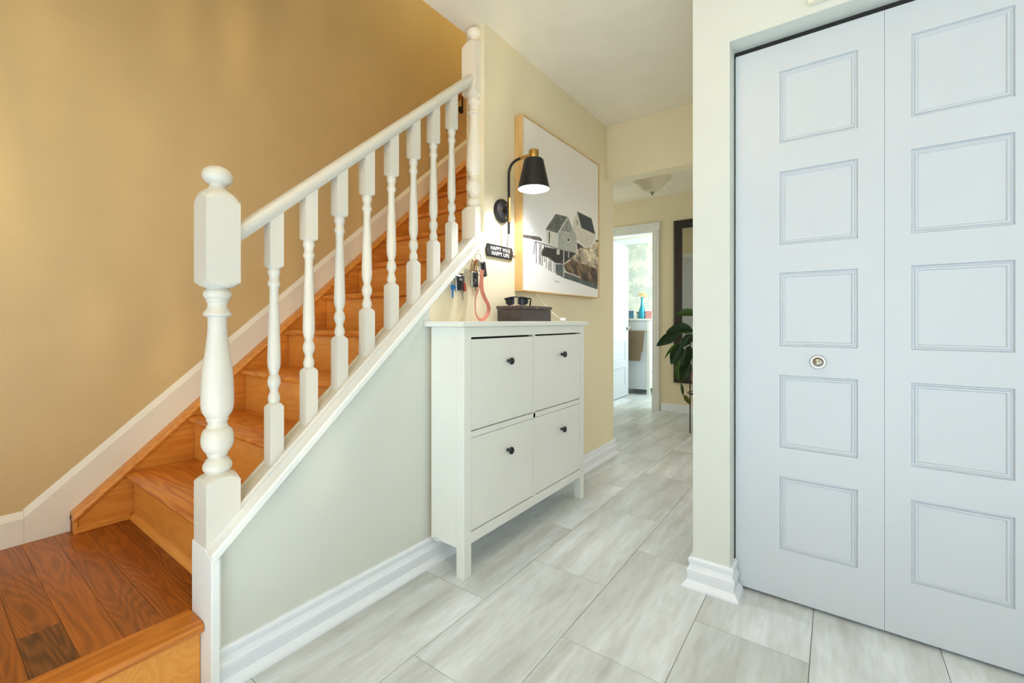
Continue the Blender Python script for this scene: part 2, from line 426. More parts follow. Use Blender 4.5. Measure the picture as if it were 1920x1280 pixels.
# ------------------------------------------------------------------ setting: floor
fl = box('floor', (-3.6, -1.6, -0.12), (2.0, 6.95, -0.006), 'grout')
tag(fl, 'pale grey stone-look tile floor of the foyer and hallway', None, None, 'structure')
TX, TY = 0.3265, 0.671
bm = bmesh.new(); add_box(bm, (0.0009, 0.0009, -0.0060), (TX - 0.0009, TY - 0.0009, 0.0))
tile0 = finish(bm, 'tile', 'tile', fl); first = True
for i in range(-8, 8):
    for j in range(-4, 11):
        x = -0.388 + TX * i
        y = 1.590 + TY * j + (0.0 if i % 2 == 0 else -0.335)
        cx, cy = x + TX / 2, y + TY / 2
        if cx < -3.5 or cx > 1.9 or cy < -1.5 or cy > 6.8: continue
        if cx < -1.55 and cy < 3.3: continue
        if cx > -0.2 and cy > 2.1: continue
        if first: o = tile0; first = False
        else: o = put(tile0.copy(), fl)
        o.location = (x, y, 0)

# ------------------------------------------------------------------ setting: walls and ceilings
def st(o, label=None):
    return tag(o, label, None, None, 'structure')
st(box('wall_left', (XL - 0.12, -1.6, 0), (XL, 4.3, 5.0), 'wall_warm_lit'), 'wall rising beside the staircase, its golden tint imitating warm lamplight')
st(boxes('wall_stair_hall', [((WI, 1.669, 0), (W, 3.107, CE + 0.001)), ((WI, 3.107, 0), (W, 3.229, 2.46))], 'wall_beige'), 'beige hallway wall that carries the sconce and the framed print')
prism('lower_wall', [(1.31, 0), (1.669, 0), (1.669, 0.39 + SL * 1.177 - 0.03), (1.31, 0.39 + SL * 0.818 - 0.03)], 0, WI, W, 'wall_beige', bpy.data.objects['wall_stair_hall'])
st(boxes('wall_stair_upper', [((-1.515, -0.4, CE + 0.14), (-1.40, 3.229, 5.0)), ((-1.515, 3.229, 2.60), (-1.40, 4.3, 5.0))], 'wall_beige'), 'upper wall of the stairwell above the ceiling edge')
kz = lambda y: 0.39 + SL * (y - 0.492)
st(prism('wall_knee', [(0.507, 0), (1.31, 0), (1.31, kz(1.31) - 0.03), (0.507, kz(0.507) - 0.03)], 0, WI, W, 'wall_cool_lit'), 'sloped knee wall below the stair railing, its greige tint imitating cool daylight')
st(boxes('wall_stair_back', [((-3.6, 3.115, 0), (WI, 3.229, 2.46))], 'wall_beige'))
st(boxes('wall_closet', [((-0.445, 1.80, 0), (-0.315, 1.92, CE)), ((0.60, 1.80, 0), (2.0, 1.92, CE)), ((-0.315, 1.80, 2.056), (0.60, 1.92, CE)),
                         ((-0.445, 1.92, 0), (-0.35, 2.65, CE)), ((-0.445, 4.6, 0), (-0.35, YE, CE)), ((-0.445, 2.65, 2.08), (-0.35, 4.6, CE))], 'wall_pier'), 'cream closet wall with narrow pier beside the white folding doors')
st(boxes('wall_closet_back', [((-0.35, 2.50, 0), (2.0, 2.62, CE))], 'wall_beige'))
st(boxes('wall_right', [((1.9, -1.6, 0), (2.02, -0.65, CE)), ((1.9, 0.95, 0), (2.02, 1.8, CE)), ((1.9, -0.65, 0), (2.02, 0.95, 0.4)), ((1.9, -0.65, 2.3), (2.02, 0.95, CE))], 'wall_beige'))
st(boxes('wall_front', [((XL, -1.72, 0), (-1.35, -1.6, CE)), ((1.15, -1.72, 0), (2.02, -1.6, CE)), ((-1.35, -1.72, 2.2), (1.15, -1.6, CE))], 'wall_beige'))
st(boxes('wall_end', [((-3.6, YE, 0), (-2.30, YE + 0.12, 2.46)), ((-1.708, YE, 0), (-0.35, YE + 0.12, 2.46)), ((-2.30, YE, 2.07), (-1.708, YE + 0.12, 2.46))], 'wall_beige'), 'beige end wall of the hallway around the bathroom doorway')
st(box('wall_hall_wing', (-3.72, 3.115, 0), (-3.6, YE + 0.12, 2.46), 'wall_beige'))
st(box('wall_header', (W, 3.107, 2.08), (-0.445, 3.229, CE), 'wall_beige'), 'beige header beam across the hallway under the ceiling')
st(boxes('ceiling', [((-1.515, -1.6, CE), (2.02, 3.229, CE + 0.14)), ((XL, -1.6, CE), (-1.515, -0.4, CE + 0.14))], 'ceiling'), 'off-white ceiling of the foyer')
st(box('ceiling_hall', (-3.72, 3.229, 2.455), (-0.35, YE + 0.12, 2.60), 'ceiling'), 'off-white ceiling of the hallway beyond the header')
st(boxes('ceiling_upper', [((XL, -0.4, 5.0), (-1.40, 4.3, 5.1))], 'ceiling'))
st(boxes('wall_upper_ends', [((XL, 4.2, 2.70), (-1.40, 4.32, 5.0)), ((XL, -0.5, CE + 0.14), (-1.40, -0.4, 5.0))], 'wall_warm_lit'))
st(boxes('wall_bath', [((-3.1, 6.75, 0), (-1.0, 6.87, 2.4))], 'wallpaper'), 'bathroom wall papered with pale green palm fronds')
st(boxes('wall_bath_sides', [((-3.22, YE + 0.12, 0), (-3.1, 6.87, 2.4)), ((-1.06, YE + 0.12, 0), (-0.94, 6.87, 2.4))], 'white'))
st(box('ceiling_bath', (-3.22, YE + 0.12, 2.32), (-0.94, 6.87, 2.42), 'ceiling'))
st(sweep_wall('trim_bath_crown', [(0, 0), (0.012, 0), (0.05, 0.06), (0.06, 0.075), (0.06, 0.085), (0, 0.085)], [(-3.1, 6.75), (-1.06, 6.75)], 'bb', z=2.235), 'white crown moulding above the bathroom wallpaper')
# assumed front door glazing behind the camera, and the side window added for fill
wf = st(empty('assumed_front_window', (-0.10, -1.66, 0)))
for x0, x1 in ((-1.35, -1.27), (-0.67, -0.59), (0.39, 0.47), (1.07, 1.15)):
    box('window_frame', (x0, -1.70, 0), (x1, -1.62, 2.2), 'bb', wf)
for x0, x1 in ((-1.27, -0.67), (-0.59, 0.39), (0.47, 1.07)):
    box('window_rail', (x0, -1.70, 0), (x1, -1.62, 0.12), 'bb', wf); box('window_rail', (x0, -1.70, 2.12), (x1, -1.62, 2.2), 'bb', wf)
    box('pane', (x0, -1.664, 0.12), (x1, -1.658, 2.12), 'pane', wf)
wf = st(empty('added_window', (1.96, 0.15, 0.4)))
for y0, y1 in ((-0.65, -0.59), (0.12, 0.18), (0.89, 0.95)):
    box('window_frame', (1.92, y0, 0.4), (2.0, y1, 2.3), 'bb', wf)
for y0, y1 in ((-0.59, 0.12), (0.18, 0.89)):
    box('window_rail', (1.92, y0, 0.4), (2.0, y1, 0.46), 'bb', wf); box('window_rail', (1.92, y0, 2.24), (2.0, y1, 2.3), 'bb', wf)
    box('pane', (1.957, y0, 0.46), (1.963, y1, 2.24), 'pane', wf)

# baseboards
BB = [(0, 0.112), (0.009, 0.112), (0.014, 0.106), (0.014, 0.094), (0.010, 0.086), (0.012, 0.074), (0.019, 0.066), (0.019, 0.052), (0.016, 0.046), (0.018, 0.0), (0, 0)]
SHOE = [(0, 0.0), (0.034, 0.0), (0.034, 0.006), (0.030, 0.014), (0.018, 0.026), (0, 0.026)]
def baseboard(name, path, label, z=0.0):
    b = sweep_wall(name, BB, path, 'bb', None, 35, z); st(b, label)
    sweep_wall('shoe_moulding', SHOE, path, 'bb', b, 35, z)
    return b
baseboard('baseboard_hall', [(W, 0.508), (W, 3.229), (-1.52, 3.229)], 'white moulded baseboard along the knee wall and the hallway wall')
baseboard('baseboard_closet', [(-0.445, 2.65), (-0.445, 1.80), (-0.315, 1.80), (-0.315, 1.878)], 'white baseboard block wrapping the foot of the closet pier')
b = sweep_wall('baseboard_end', [(0, 0.09), (0.008, 0.09), (0.014, 0.08), (0.014, 0), (0, 0)], [(-1.612, YE), (-0.445, YE)], 'bb'); st(b, 'white baseboard under the hallway mirror')
b = sweep_wall('baseboard_closet_right', BB, [(0.60, 1.80), (1.9, 1.80)], 'bb', None, 35); st(b)

# ------------------------------------------------------------------ closet: folding doors
def panel_door(parent, name, u0, u1, z0, z1, panels, face, thick, mat, axis, sign, mould=1.0):
    """slab with sunk panels; axis 1: face at y=face looking to -y, axis 0: face at x=face looking to +x"""
    def pt(u, z, d):
        return (u, face + d, z) if axis == 1 else (face - d, u, z)
    bm = bmesh.new()
    us = [u0, panels[0][0], panels[0][1], u1]
    zs = [z0]
    for p in sorted(panels, key=lambda q: q[2]): zs += [p[2], p[3]]
    zs.append(z1)
    grid = {}
    def V(u, z, d):
        k = (round(u, 5), round(z, 5), round(d, 5))
        if k not in grid: grid[k] = bm.verts.new(pt(u, z, d))
        return grid[k]
    for i in range(3):
        for j in range(len(zs) - 1):
            if i == 1 and j % 2 == 1: continue
            bm.faces.new((V(us[i], zs[j], 0), V(us[i + 1], zs[j], 0), V(us[i + 1], zs[j + 1], 0), V(us[i], zs[j + 1], 0)))
    steps = [(0.0, 0.0), (0.003 * mould, 0.009), (0.008 * mould, 0.009), (0.010 * mould, 0.004), (0.0145 * mould, 0.004)]
    for (a, b_, c, d) in panels:
        for (i0, d0), (i1, d1) in zip(steps[:-1], steps[1:]):
            q0 = [(a + i0, c + i0), (b_ - i0, c + i0), (b_ - i0, d - i0), (a + i0, d - i0)]
            q1 = [(a + i1, c + i1), (b_ - i1, c + i1), (b_ - i1, d - i1), (a + i1, d - i1)]
            for k in range(4):
                l = (k + 1) % 4
                bm.faces.new((V(*q0[k], d0), V(*q0[l], d0), V(*q1[l], d1), V(*q1[k], d1)))
    # sides and back
    cs = [(u0, z0), (u1, z0), (u1, z1), (u0, z1)]
    bk = [V(*c_, thick) for c_ in cs]; bm.faces.new(bk)
    def rim(seq):
        top = [V(u, z, 0) for u, z in seq]
        return top
    bot = [V(u, z0, 0) for u in us]; topv = [V(u, z1, 0) for u in us]
    lef = [V(u0, z, 0) for z in zs]; rig = [V(u1, z, 0) for z in zs]
    bm.faces.new(bot + [bk[1], bk[0]]); bm.faces.new(topv + [bk[2], bk[3]])
    bm.faces.new(lef + [bk[3], bk[0]]); bm.faces.new(rig + [bk[2], bk[1]])
    o = finish(bm, name, mat, parent)
    for (a, b_, c, d) in panels:
        s, dd = steps[-1]
        bm = bmesh.new()
        e = 0.003
        q0 = [bm.verts.new(pt(u, z, dd)) for u, z in ((a + s, c + s), (b_ - s, c + s), (b_ - s, d - s), (a + s, d - s))]
        q1 = [bm.verts.new(pt(u, z, dd + 0.005)) for u, z in ((a + s + e, c + s + e), (b_ - s - e, c + s + e), (b_ - s - e, d - s - e), (a + s + e, d - s - e))]
        q2 = [bm.verts.new(pt(u, z, thick * 0.6)) for u, z in ((a + s, c + s), (b_ - s, c + s), (b_ - s, d - s), (a + s, d - s))]
        bm.faces.new(q1); bm.faces.new(q2)
        for k in range(4):
            l = (k + 1) % 4
            bm.faces.new((q0[k], q0[l], q1[l], q1[k])); bm.faces.new((q0[k], q0[l], q2[l], q2[k]))
        finish(bm, 'panel', mat, o)
    return o
cd = st(empty('door_1', (0.13, 1.90, 0)), 'white five-panel folding closet doors with round nickel knob')
zp = [(0.190, 0.456), (0.560, 0.826), (0.930, 1.198), (1.299, 1.567), (1.669, 1.933)]
panel_door(cd, 'door_leaf', -0.309, 0.1301, 0.012, 2.036, [(-0.163, 0.062, a, b_) for a, b_ in zp], 1.885, 0.032, 'door', 1, 1)
panel_door(cd, 'door_leaf', 0.1309, 0.585, 0.012, 2.036, [(0.196, 0.420, a, b_) for a, b_ in zp], 1.885, 0.032, 'door', 1, 1)
kn = turned('knob', [(0, 0.0235), (0.003, 0.0245), (0.006, 0.0225), (0.0065, 0.017), (0.005, 0.012), (0.012, 0.0085), (0.018, 0.0085), (0.023, 0.0125), (0.028, 0.0115), (0.031, 0.006), (0.0315, 0.0)], 'steel', cd, (-0.048, 1.886, 0.878), (0, -1, 0))
kn['label'] = 'round satin nickel knob'
box('track', (-0.315, 1.893, 2.040), (0.60, 1.905, 2.056), 'dark', cd)
ch = empty('door_chime', (0.02, 1.80, 2.08), 'pale grey rectangular chime box on the wall above the closet doors', 'door chime')
box('housing', (-0.074, 1.776, 2.083), (0.10, 1.80, 2.33), 'ceiling', ch, 0.004, 2)
for k in range(6): box('louvre', (-0.05, 1.773, 2.12 + k * 0.03), (0.076, 1.777, 2.132 + k * 0.03), 'white', ch)

# ------------------------------------------------------------------ staircase
RISE, RUN, Z0, Y0, XS = 0.1955, 0.2185, 0.193, 0.570, -2.388
stair = empty('staircase', (-1.95, 0.57, 0), 'oak staircase climbing from a low landing along the golden wall', 'staircase')
# landing boards
bw = 0.0845
yy = 0.17 - bw * 9
row = 0
joints = {9: -1.722, 7: -1.8, 11: -2.19, 5: -1.9, 3: -2.1}
while yy < Y0 - 0.001:
    y1 = min(yy + bw, Y0 + 0.005)
    xs = [-2.44] + ([joints[row]] if row in joints else []) + [-1.502]
    for a, b_ in zip(xs[:-1], xs[1:]):
        box('landing_board', (a + 0.0003, yy + 0.0003, Z0 - 0.02), (b_ - 0.0003, y1 - 0.0003, Z0), 'oak_board_dark' if (row == 9 and b_ > -1.6) else 'oak_board', stair, 0.0005)
    yy = y1; row += 1
NO = [(0, 0), (0, -0.030), (0.088, -0.030), (0.099, -0.026), (0.104, -0.015), (0.099, -0.004), (0.088, 0)]
prism('landing_nosing', [(-1.502 + a, Z0 + b_) for a, b_ in NO], 1, -0.6, 0.4845, 'oak_y', stair, smooth=40)
box('landing_riser', (-1.445, -0.6, 0.0), (-1.428, 0.4845, Z0 - 0.030), 'oak_riser', stair)
box('landing_riser_shoe', (-1.428, -0.6, 0.0), (-1.416, 0.4845, 0.014), 'oak_y', stair, 0.003)
box('landing_frame', (-2.44, -0.6, 0.0), (-1.446, Y0, Z0 - 0.021), 'oak_riser', stair)
box('landing_end', (-2.44, -0.62, 0.0), (-1.40, -0.6, Z0), 'oak_riser', stair)
# risers and treads
NS = 12
tn = [(0.012, -0.028), (0.004, -0.024), (0.0, -0.014), (0.004, -0.004), (0.012, 0.0)]
bm = bmesh.new(); add_prism(bm, tn + [(RUN + 0.028, 0.0), (RUN + 0.028, -0.028)], 0, XS, WI); tr0 = finish(bm, 'tread', 'oak_x', stair, 35)
bm = bmesh.new(); add_box(bm, (XS, 0, 0), (WI, 0.018, RISE - 0.028)); ri0 = finish(bm, 'riser', 'oak_riser', stair)
for k in range(NS + 1):
    r_ = ri0 if k == 0 else put(ri0.copy(), stair)
    r_.location = (0, Y0 + RUN * k, Z0 + RISE * k)
    if k < NS:
        t_ = tr0 if k == 0 else put(tr0.copy(), stair)
        t_.location = (0, Y0 - 0.027 + RUN * k, Z0 + RISE * (k + 1))
top_y = Y0 + RUN * NS
box('upper_floor', (XL, top_y - 0.027, Z0 + RISE * (NS + 1) - 0.028), (-1.40, 4.2, Z0 + RISE * (NS + 1)), 'oak_x', stair)
prism('riser_moulding', [(Y0 - 0.016, Z0), (Y0, Z0), (Y0, Z0 + 0.022), (Y0 - 0.007, Z0 + 0.019), (Y0 - 0.014, Z0 + 0.010)], 0, XS, WI, 'oak_riser', stair, smooth=40)
# oak stringer against the wall
SS = 0.895
sz = lambda y: 0.270 + SS * (y - 0.385)
prism('stringer', [(0.397, Z0), (0.397, sz(0.397) - 0.012), (3.3, sz(3.3) - 0.012), (3.3, sz(3.3) - 0.42), (0.397 + 0.40, Z0)], 0, -2.440, -2.392, 'oak_stringer', stair)
slope_bar('stringer_cap', [(0, -0.030), (0.058, -0.030), (0.060, -0.020), (0.052, -0.004), (0.046, 0), (0, 0)], -2.440, (0.385, sz(0.385)), (3.3, sz(3.3)), 'oak_stringer', stair)
box('stringer_end', (-2.440, 0.385, Z0), (-2.420, 0.397, sz(0.39) - 0.015), 'handrail_oak', stair)
box('stringer_end', (-2.414, 0.387, Z0), (-2.384, 0.397, sz(0.39) - 0.015), 'oak_stringer', stair)
box('stringer_base', (-2.392, 0.397, Z0), (-2.380, Y0 - 0.012, Z0 + 0.026), 'oak_stringer', stair, 0.003)
# white wall skirting
sk = prism('baseboard_left', [(0.262, Z0), (0.385, Z0), (0.385, 0.268), (3.35, 0.268 + SS * 2.965), (3.35, 0.268 + SS * 2.965 + 0.130), (0.262, 0.288)], 0, XL, XL + 0.0149, 'cream')
st(sk, 'wide white skirting board sloping up the golden wall above the stringer')
slope_bar('skirting_cap', [(0, 0), (0.015, 0), (0.010, 0.012), (0.003, 0.030), (0, 0.030)], XL, (0.262, 0.288), (3.35, 0.288 + SS * 3.088), 'cream', sk)
lb = st(sweep_wall('baseboard_landing', [(0, 0), (0.015, 0), (0.015, 0.093), (0.010, 0.105), (0.003, 0.119), (0, 0.119)], [(XL, -1.6), (XL, 0.2615)], 'cream', z=Z0), 'white baseboard standing on the landing against the golden wall')
# wall handrail far up the stairs
wh = empty('wall_handrail', (-2.42, 2.6, 2.80), 'dark oak handrail on a black bracket high on the stair wall', 'handrail')
slope_bar('rail', [(-0.022, -0.03), (0.022, -0.03), (0.026, 0.0), (0.018, 0.022), (-0.018, 0.022), (-0.026, 0.0)], -2.40, (2.545, 2.765), (3.6, 2.765 + 0.895 * 1.055), 'handrail_oak', wh, 50)
tube('bracket', smooth_path([(-2.455, 2.66, 2.735), (-2.42, 2.64, 2.73), (-2.40, 2.62, 2.76), (-2.40, 2.62, 2.82)], 4), 0.007, 'black', wh)
turned('bracket_plate', [(0, 0.028), (0.006, 0.026)], 'black', wh, (-2.4545, 2.66, 2.735), (1, 0, 0), 20)

# knee wall trims
t1 = st(prism('trim_1', [(-1.492, 0), (-1.354, 0), (-1.354, 0.372), (-1.400, 0.395), (-1.492, 0.395)], 1, 0.486, 0.507, 'white', bev=0.0015), 'white board closing the end of the knee wall below the newel')
box('edge_strip', (W, 0.507, 0.0), (W + 0.012, 0.517, 0.372), 'white', t1)
cz = 0.0
t2 = st(slope_bar('trim_2', [(-0.107, 0.0), (0.028, 0.0), (0.033, -0.006), (0.033, -0.026), (0.028, -0.032), (0.014, -0.040), (0.0005, -0.044), (-0.0005, -0.044), (-0.107, -0.03)], W, (0.487, kz(0.487) + 0.004), (1.669, kz(1.669) + 0.004), 'white', None, 30), 'white sloped cap along the top of the knee wall')
slope_bar('cap_end', [(0.0005, 0.0), (0.028, 0.0), (0.033, -0.006), (0.033, -0.026), (0.028, -0.032), (0.014, -0.040), (0.0005, -0.044)], W, (1.669, kz(1.669) + 0.004), (1.688, kz(1.688) + 0.004), 'cream', t2)

# ------------------------------------------------------------------ stair railing
XR = -1.445
rail = empty('stair_railing', (XR, 0.534, 0.40), 'white stair railing with turned newel, eight balusters and sloped handrail', 'railing')
nz = lambda v: 1.02 + (602.6 - v) * 0.001545
k_ = 0.001285
NP = [(v, hw * k_) for v, hw in [(311.7, 0.5), (313, 11), (316, 19), (321, 26), (328, 29.6), (333, 30), (339, 28), (344, 23), (346.5, 17), (350, 15.5), (353, 16), (355, 19), (356.5, 20)]]
NP += [(358, 0.027), (360, 0.033), (364, 0.041), (369, 0.049), (375, 0.056), (381, 0.0625), (381.5, 0.07), (528.5, 0.07), (529.5, 0.0625), (533, 0.053), (537, 0.043), (540, 0.034), (541, 0.0275)]
NP += [(v, hw * k_) for v, hw in [(543, 22), (545, 25), (549, 27), (553, 27.5), (557, 26), (560, 23), (561, 21.6), (566, 21.6), (567, 20), (572, 19), (577, 20), (582, 23), (586, 27), (589, 28), (592, 26.5), (593.5, 20.3), (597, 19), (605, 18.8), (622, 19.2), (646, 22), (671, 25.6), (690, 28.6), (710, 30.8), (737, 32), (755, 32), (765, 31), (772, 28.5), (777, 25), (781, 22), (782, 21.3), (787.5, 21.3), (788.5, 18.8), (793, 18.6), (797, 21), (800, 22), (803, 26), (808, 29.2), (815, 31.4), (824, 32), (833, 30.8), (839, 28), (844, 24.5), (847.5, 20.7), (852, 20.3), (853, 18), (856, 18.3), (859, 22), (863, 24.5), (867, 27.5), (872, 28.7), (877, 27.8), (881, 24.5), (883.5, 22.5)]]
NP += [(884.5, 0.030), (886, 0.036), (889, 0.045), (893, 0.054), (899, 0.0625), (899.5, 0.07)]
def newel(name, y, dz, zbot, half_cut, mat, z_scale=1.0):
    prof = [(nz(v) + dz, r) for v, r in NP] + [(zbot, 0.07)]
    bm = bmesh.new(); lathe(bm, prof[::-1], Matrix.Translation((XR, y, 0)), 48, 0.044)
    if half_cut is not None:
        r_ = bmesh.ops.bisect_plane(bm, geom=bm.verts[:] + bm.edges[:] + bm.faces[:], plane_co=(0, half_cut, 0), plane_no=(0, 1, 0), clear_outer=True)
        bmesh.ops.holes_fill(bm, edges=[e for e in bm.edges if e.is_boundary], sides=0)
    return finish(bm, name, mat, rail, 32)
newel('newel_post', 0.534, 0.0, 0.385, None, 'rail')
newel('half_newel_post', 1.665, 1.004, kz(1.63) - 0.01, 1.6685, 'cream')
# balusters
bz = lambda v: 1.02 + (602.6 - v) * 0.001702
kb = 0.0015
BP = [(395, 0.04), (500, 0.04), (501, 0.0298), (503, 0.026), (505, 0.020), (506, 0.0165)]
BP += [(v, hw * kb) for v, hw in [(507.5, 11), (511, 12.5), (515, 12.4), (519, 11), (521, 9.8), (525, 9.3), (529, 10.2), (533, 12.3), (536, 12.4), (539, 11), (541, 9.3), (548, 8.6), (570, 9.0), (599, 10.5), (630, 11.6), (660, 12.5), (680, 12.9), (690, 12.0), (697, 10), (700, 9.0), (704, 8.2), (708, 10.2), (713, 12.3), (718, 12.8), (723, 12.2), (728, 10), (731, 8.6), (735, 8.0), (739, 9.2), (744, 11.3), (749, 12.0), (753, 11.2), (756, 10)]]
BP += [(757.5, 0.0165), (759, 0.021), (761.5, 0.026), (765, 0.0298), (765.5, 0.04), (884, 0.04)]
bm = bmesh.new(); lathe(bm, [(bz(v) - bz(868), r) for v, r in BP][::-1], None, 32, 0.021); bal0 = finish(bm, 'baluster', 'rail', rail, 32)
for k in range(8):
    y = 0.694 + 0.1156 * k
    o = bal0 if k == 0 else put(bal0.copy(), rail)
    o.location = (XR, y, 0.573 + 0.893 * (y - 0.694))
# handrail and shoe plate
HR = [(-0.020, 0.0), (0.020, 0.0), (0.026, 0.008), (0.031, 0.020), (0.032, 0.034), (0.028, 0.046), (0.018, 0.054), (0.0, 0.057), (-0.018, 0.054), (-0.028, 0.046), (-0.032, 0.034), (-0.031, 0.020), (-0.026, 0.008)]
slope_bar('handrail', HR, XR, (0.5785, 1.259 + 0.88 * (0.5785 - 0.589)), (1.6215, 1.259 + 0.88 * (1.6215 - 0.589)), 'rail', rail, 40)
slope_bar('shoe_plate', [(-0.040, 0.003), (0.040, 0.003), (0.040, 0.010), (0.036, 0.016), (0.028, 0.016), (0.026, 0.013), (-0.026, 0.013), (-0.028, 0.016), (-0.036, 0.016), (-0.040, 0.010)], XR, (0.5785, kz(0.5785) + 0.002), (1.6215, kz(1.6215) + 0.002), 'rail', rail)

# ------------------------------------------------------------------ shoe cabinet
cb = empty('shoe_cabinet', (-1.28, 1.814, 0), 'off-white shoe cabinet with four tilting fronts and black knobs', 'cabinet')
FX, BX = -1.180, -1.362
box('cabinet_top', (W + 0.004, 1.274, 0.999), (-1.165, 2.361, 1.021), 'cab', cb, 0.0015)
for y0, y1 in ((1.298, 1.316), (2.311, 2.329)):
    box('side_panel', (BX, y0, 0.118), (FX - 0.042, y1, 0.998), 'cab', cb)
for y0, y1 in ((1.298, 1.341), (2.286, 2.329)):
    box('leg', (FX - 0.042, y0, 0.0), (FX, y1, 0.998), 'cab', cb, 0.0012)
for y0, y1 in ((1.298, 1.341), (2.286, 2.329)):
    box('back_leg', (-1.350, y0, 0.112), (-1.318, y1, 0.125), 'cab', cb)
box('back_panel', (BX - 0.004, 1.30, 0.118), (BX, 2.327, 0.998), 'cab', cb)
box('bottom_panel', (BX, 1.316, 0.130), (FX - 0.022, 2.311, 0.146), 'cab', cb)
box('rail', (FX - 0.022, 1.341, 0.957), (FX - 0.001, 2.286, 0.998), 'cab', cb)
box('rail', (FX - 0.022, 1.341, 0.130), (FX - 0.001, 2.286, 0.173), 'cab', cb)
box('rail', (FX - 0.022, 1.341, 0.553), (FX - 0.001, 2.286, 0.577), 'cab', cb)
box('divider', (FX - 0.12, 1.796, 0.173), (FX - 0.001, 1.811, 0.957), 'cab', cb)
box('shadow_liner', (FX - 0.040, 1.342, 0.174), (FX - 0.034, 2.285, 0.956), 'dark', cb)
def front(y0, y1, z0, z1, tilt):
    bm = bmesh.new(); add_box(bm, (-0.018, y0, 0), (0, y1, z1 - z0), 0.0012)
    o = finish(bm, 'drawer_front', 'cab', cb)
    o.location = (FX - 0.0035, 0, z0); o.rotation_euler = (0, R(tilt), 0)
    kb_ = bmesh.new()
    m = Matrix.Translation((0, (y0 + y1) / 2 + 0.02, (z1 - z0) - 0.103)) @ Matrix.Rotation(R(90), 4, 'Y')
    lathe(kb_, [(-0.002, 0.0075), (0.004, 0.0065), (0.012, 0.0055), (0.016, 0.010), (0.019, 0.0155), (0.024, 0.0165), (0.028, 0.014), (0.030, 0.007), (0.0305, 0.0005)], m, 24)
    k2 = finish(kb_, 'knob', 'knobm', o, 40); k2['label'] = 'small round black knob'
front(1.3435, 1.7935, 0.5805, 0.9480, 0.35); front(1.8135, 2.2835, 0.5805, 0.9490, 0.35)
front(1.3435, 1.7935, 0.1765, 0.5500, 0); front(1.8135, 2.2835, 0.1765, 0.5500, 0)

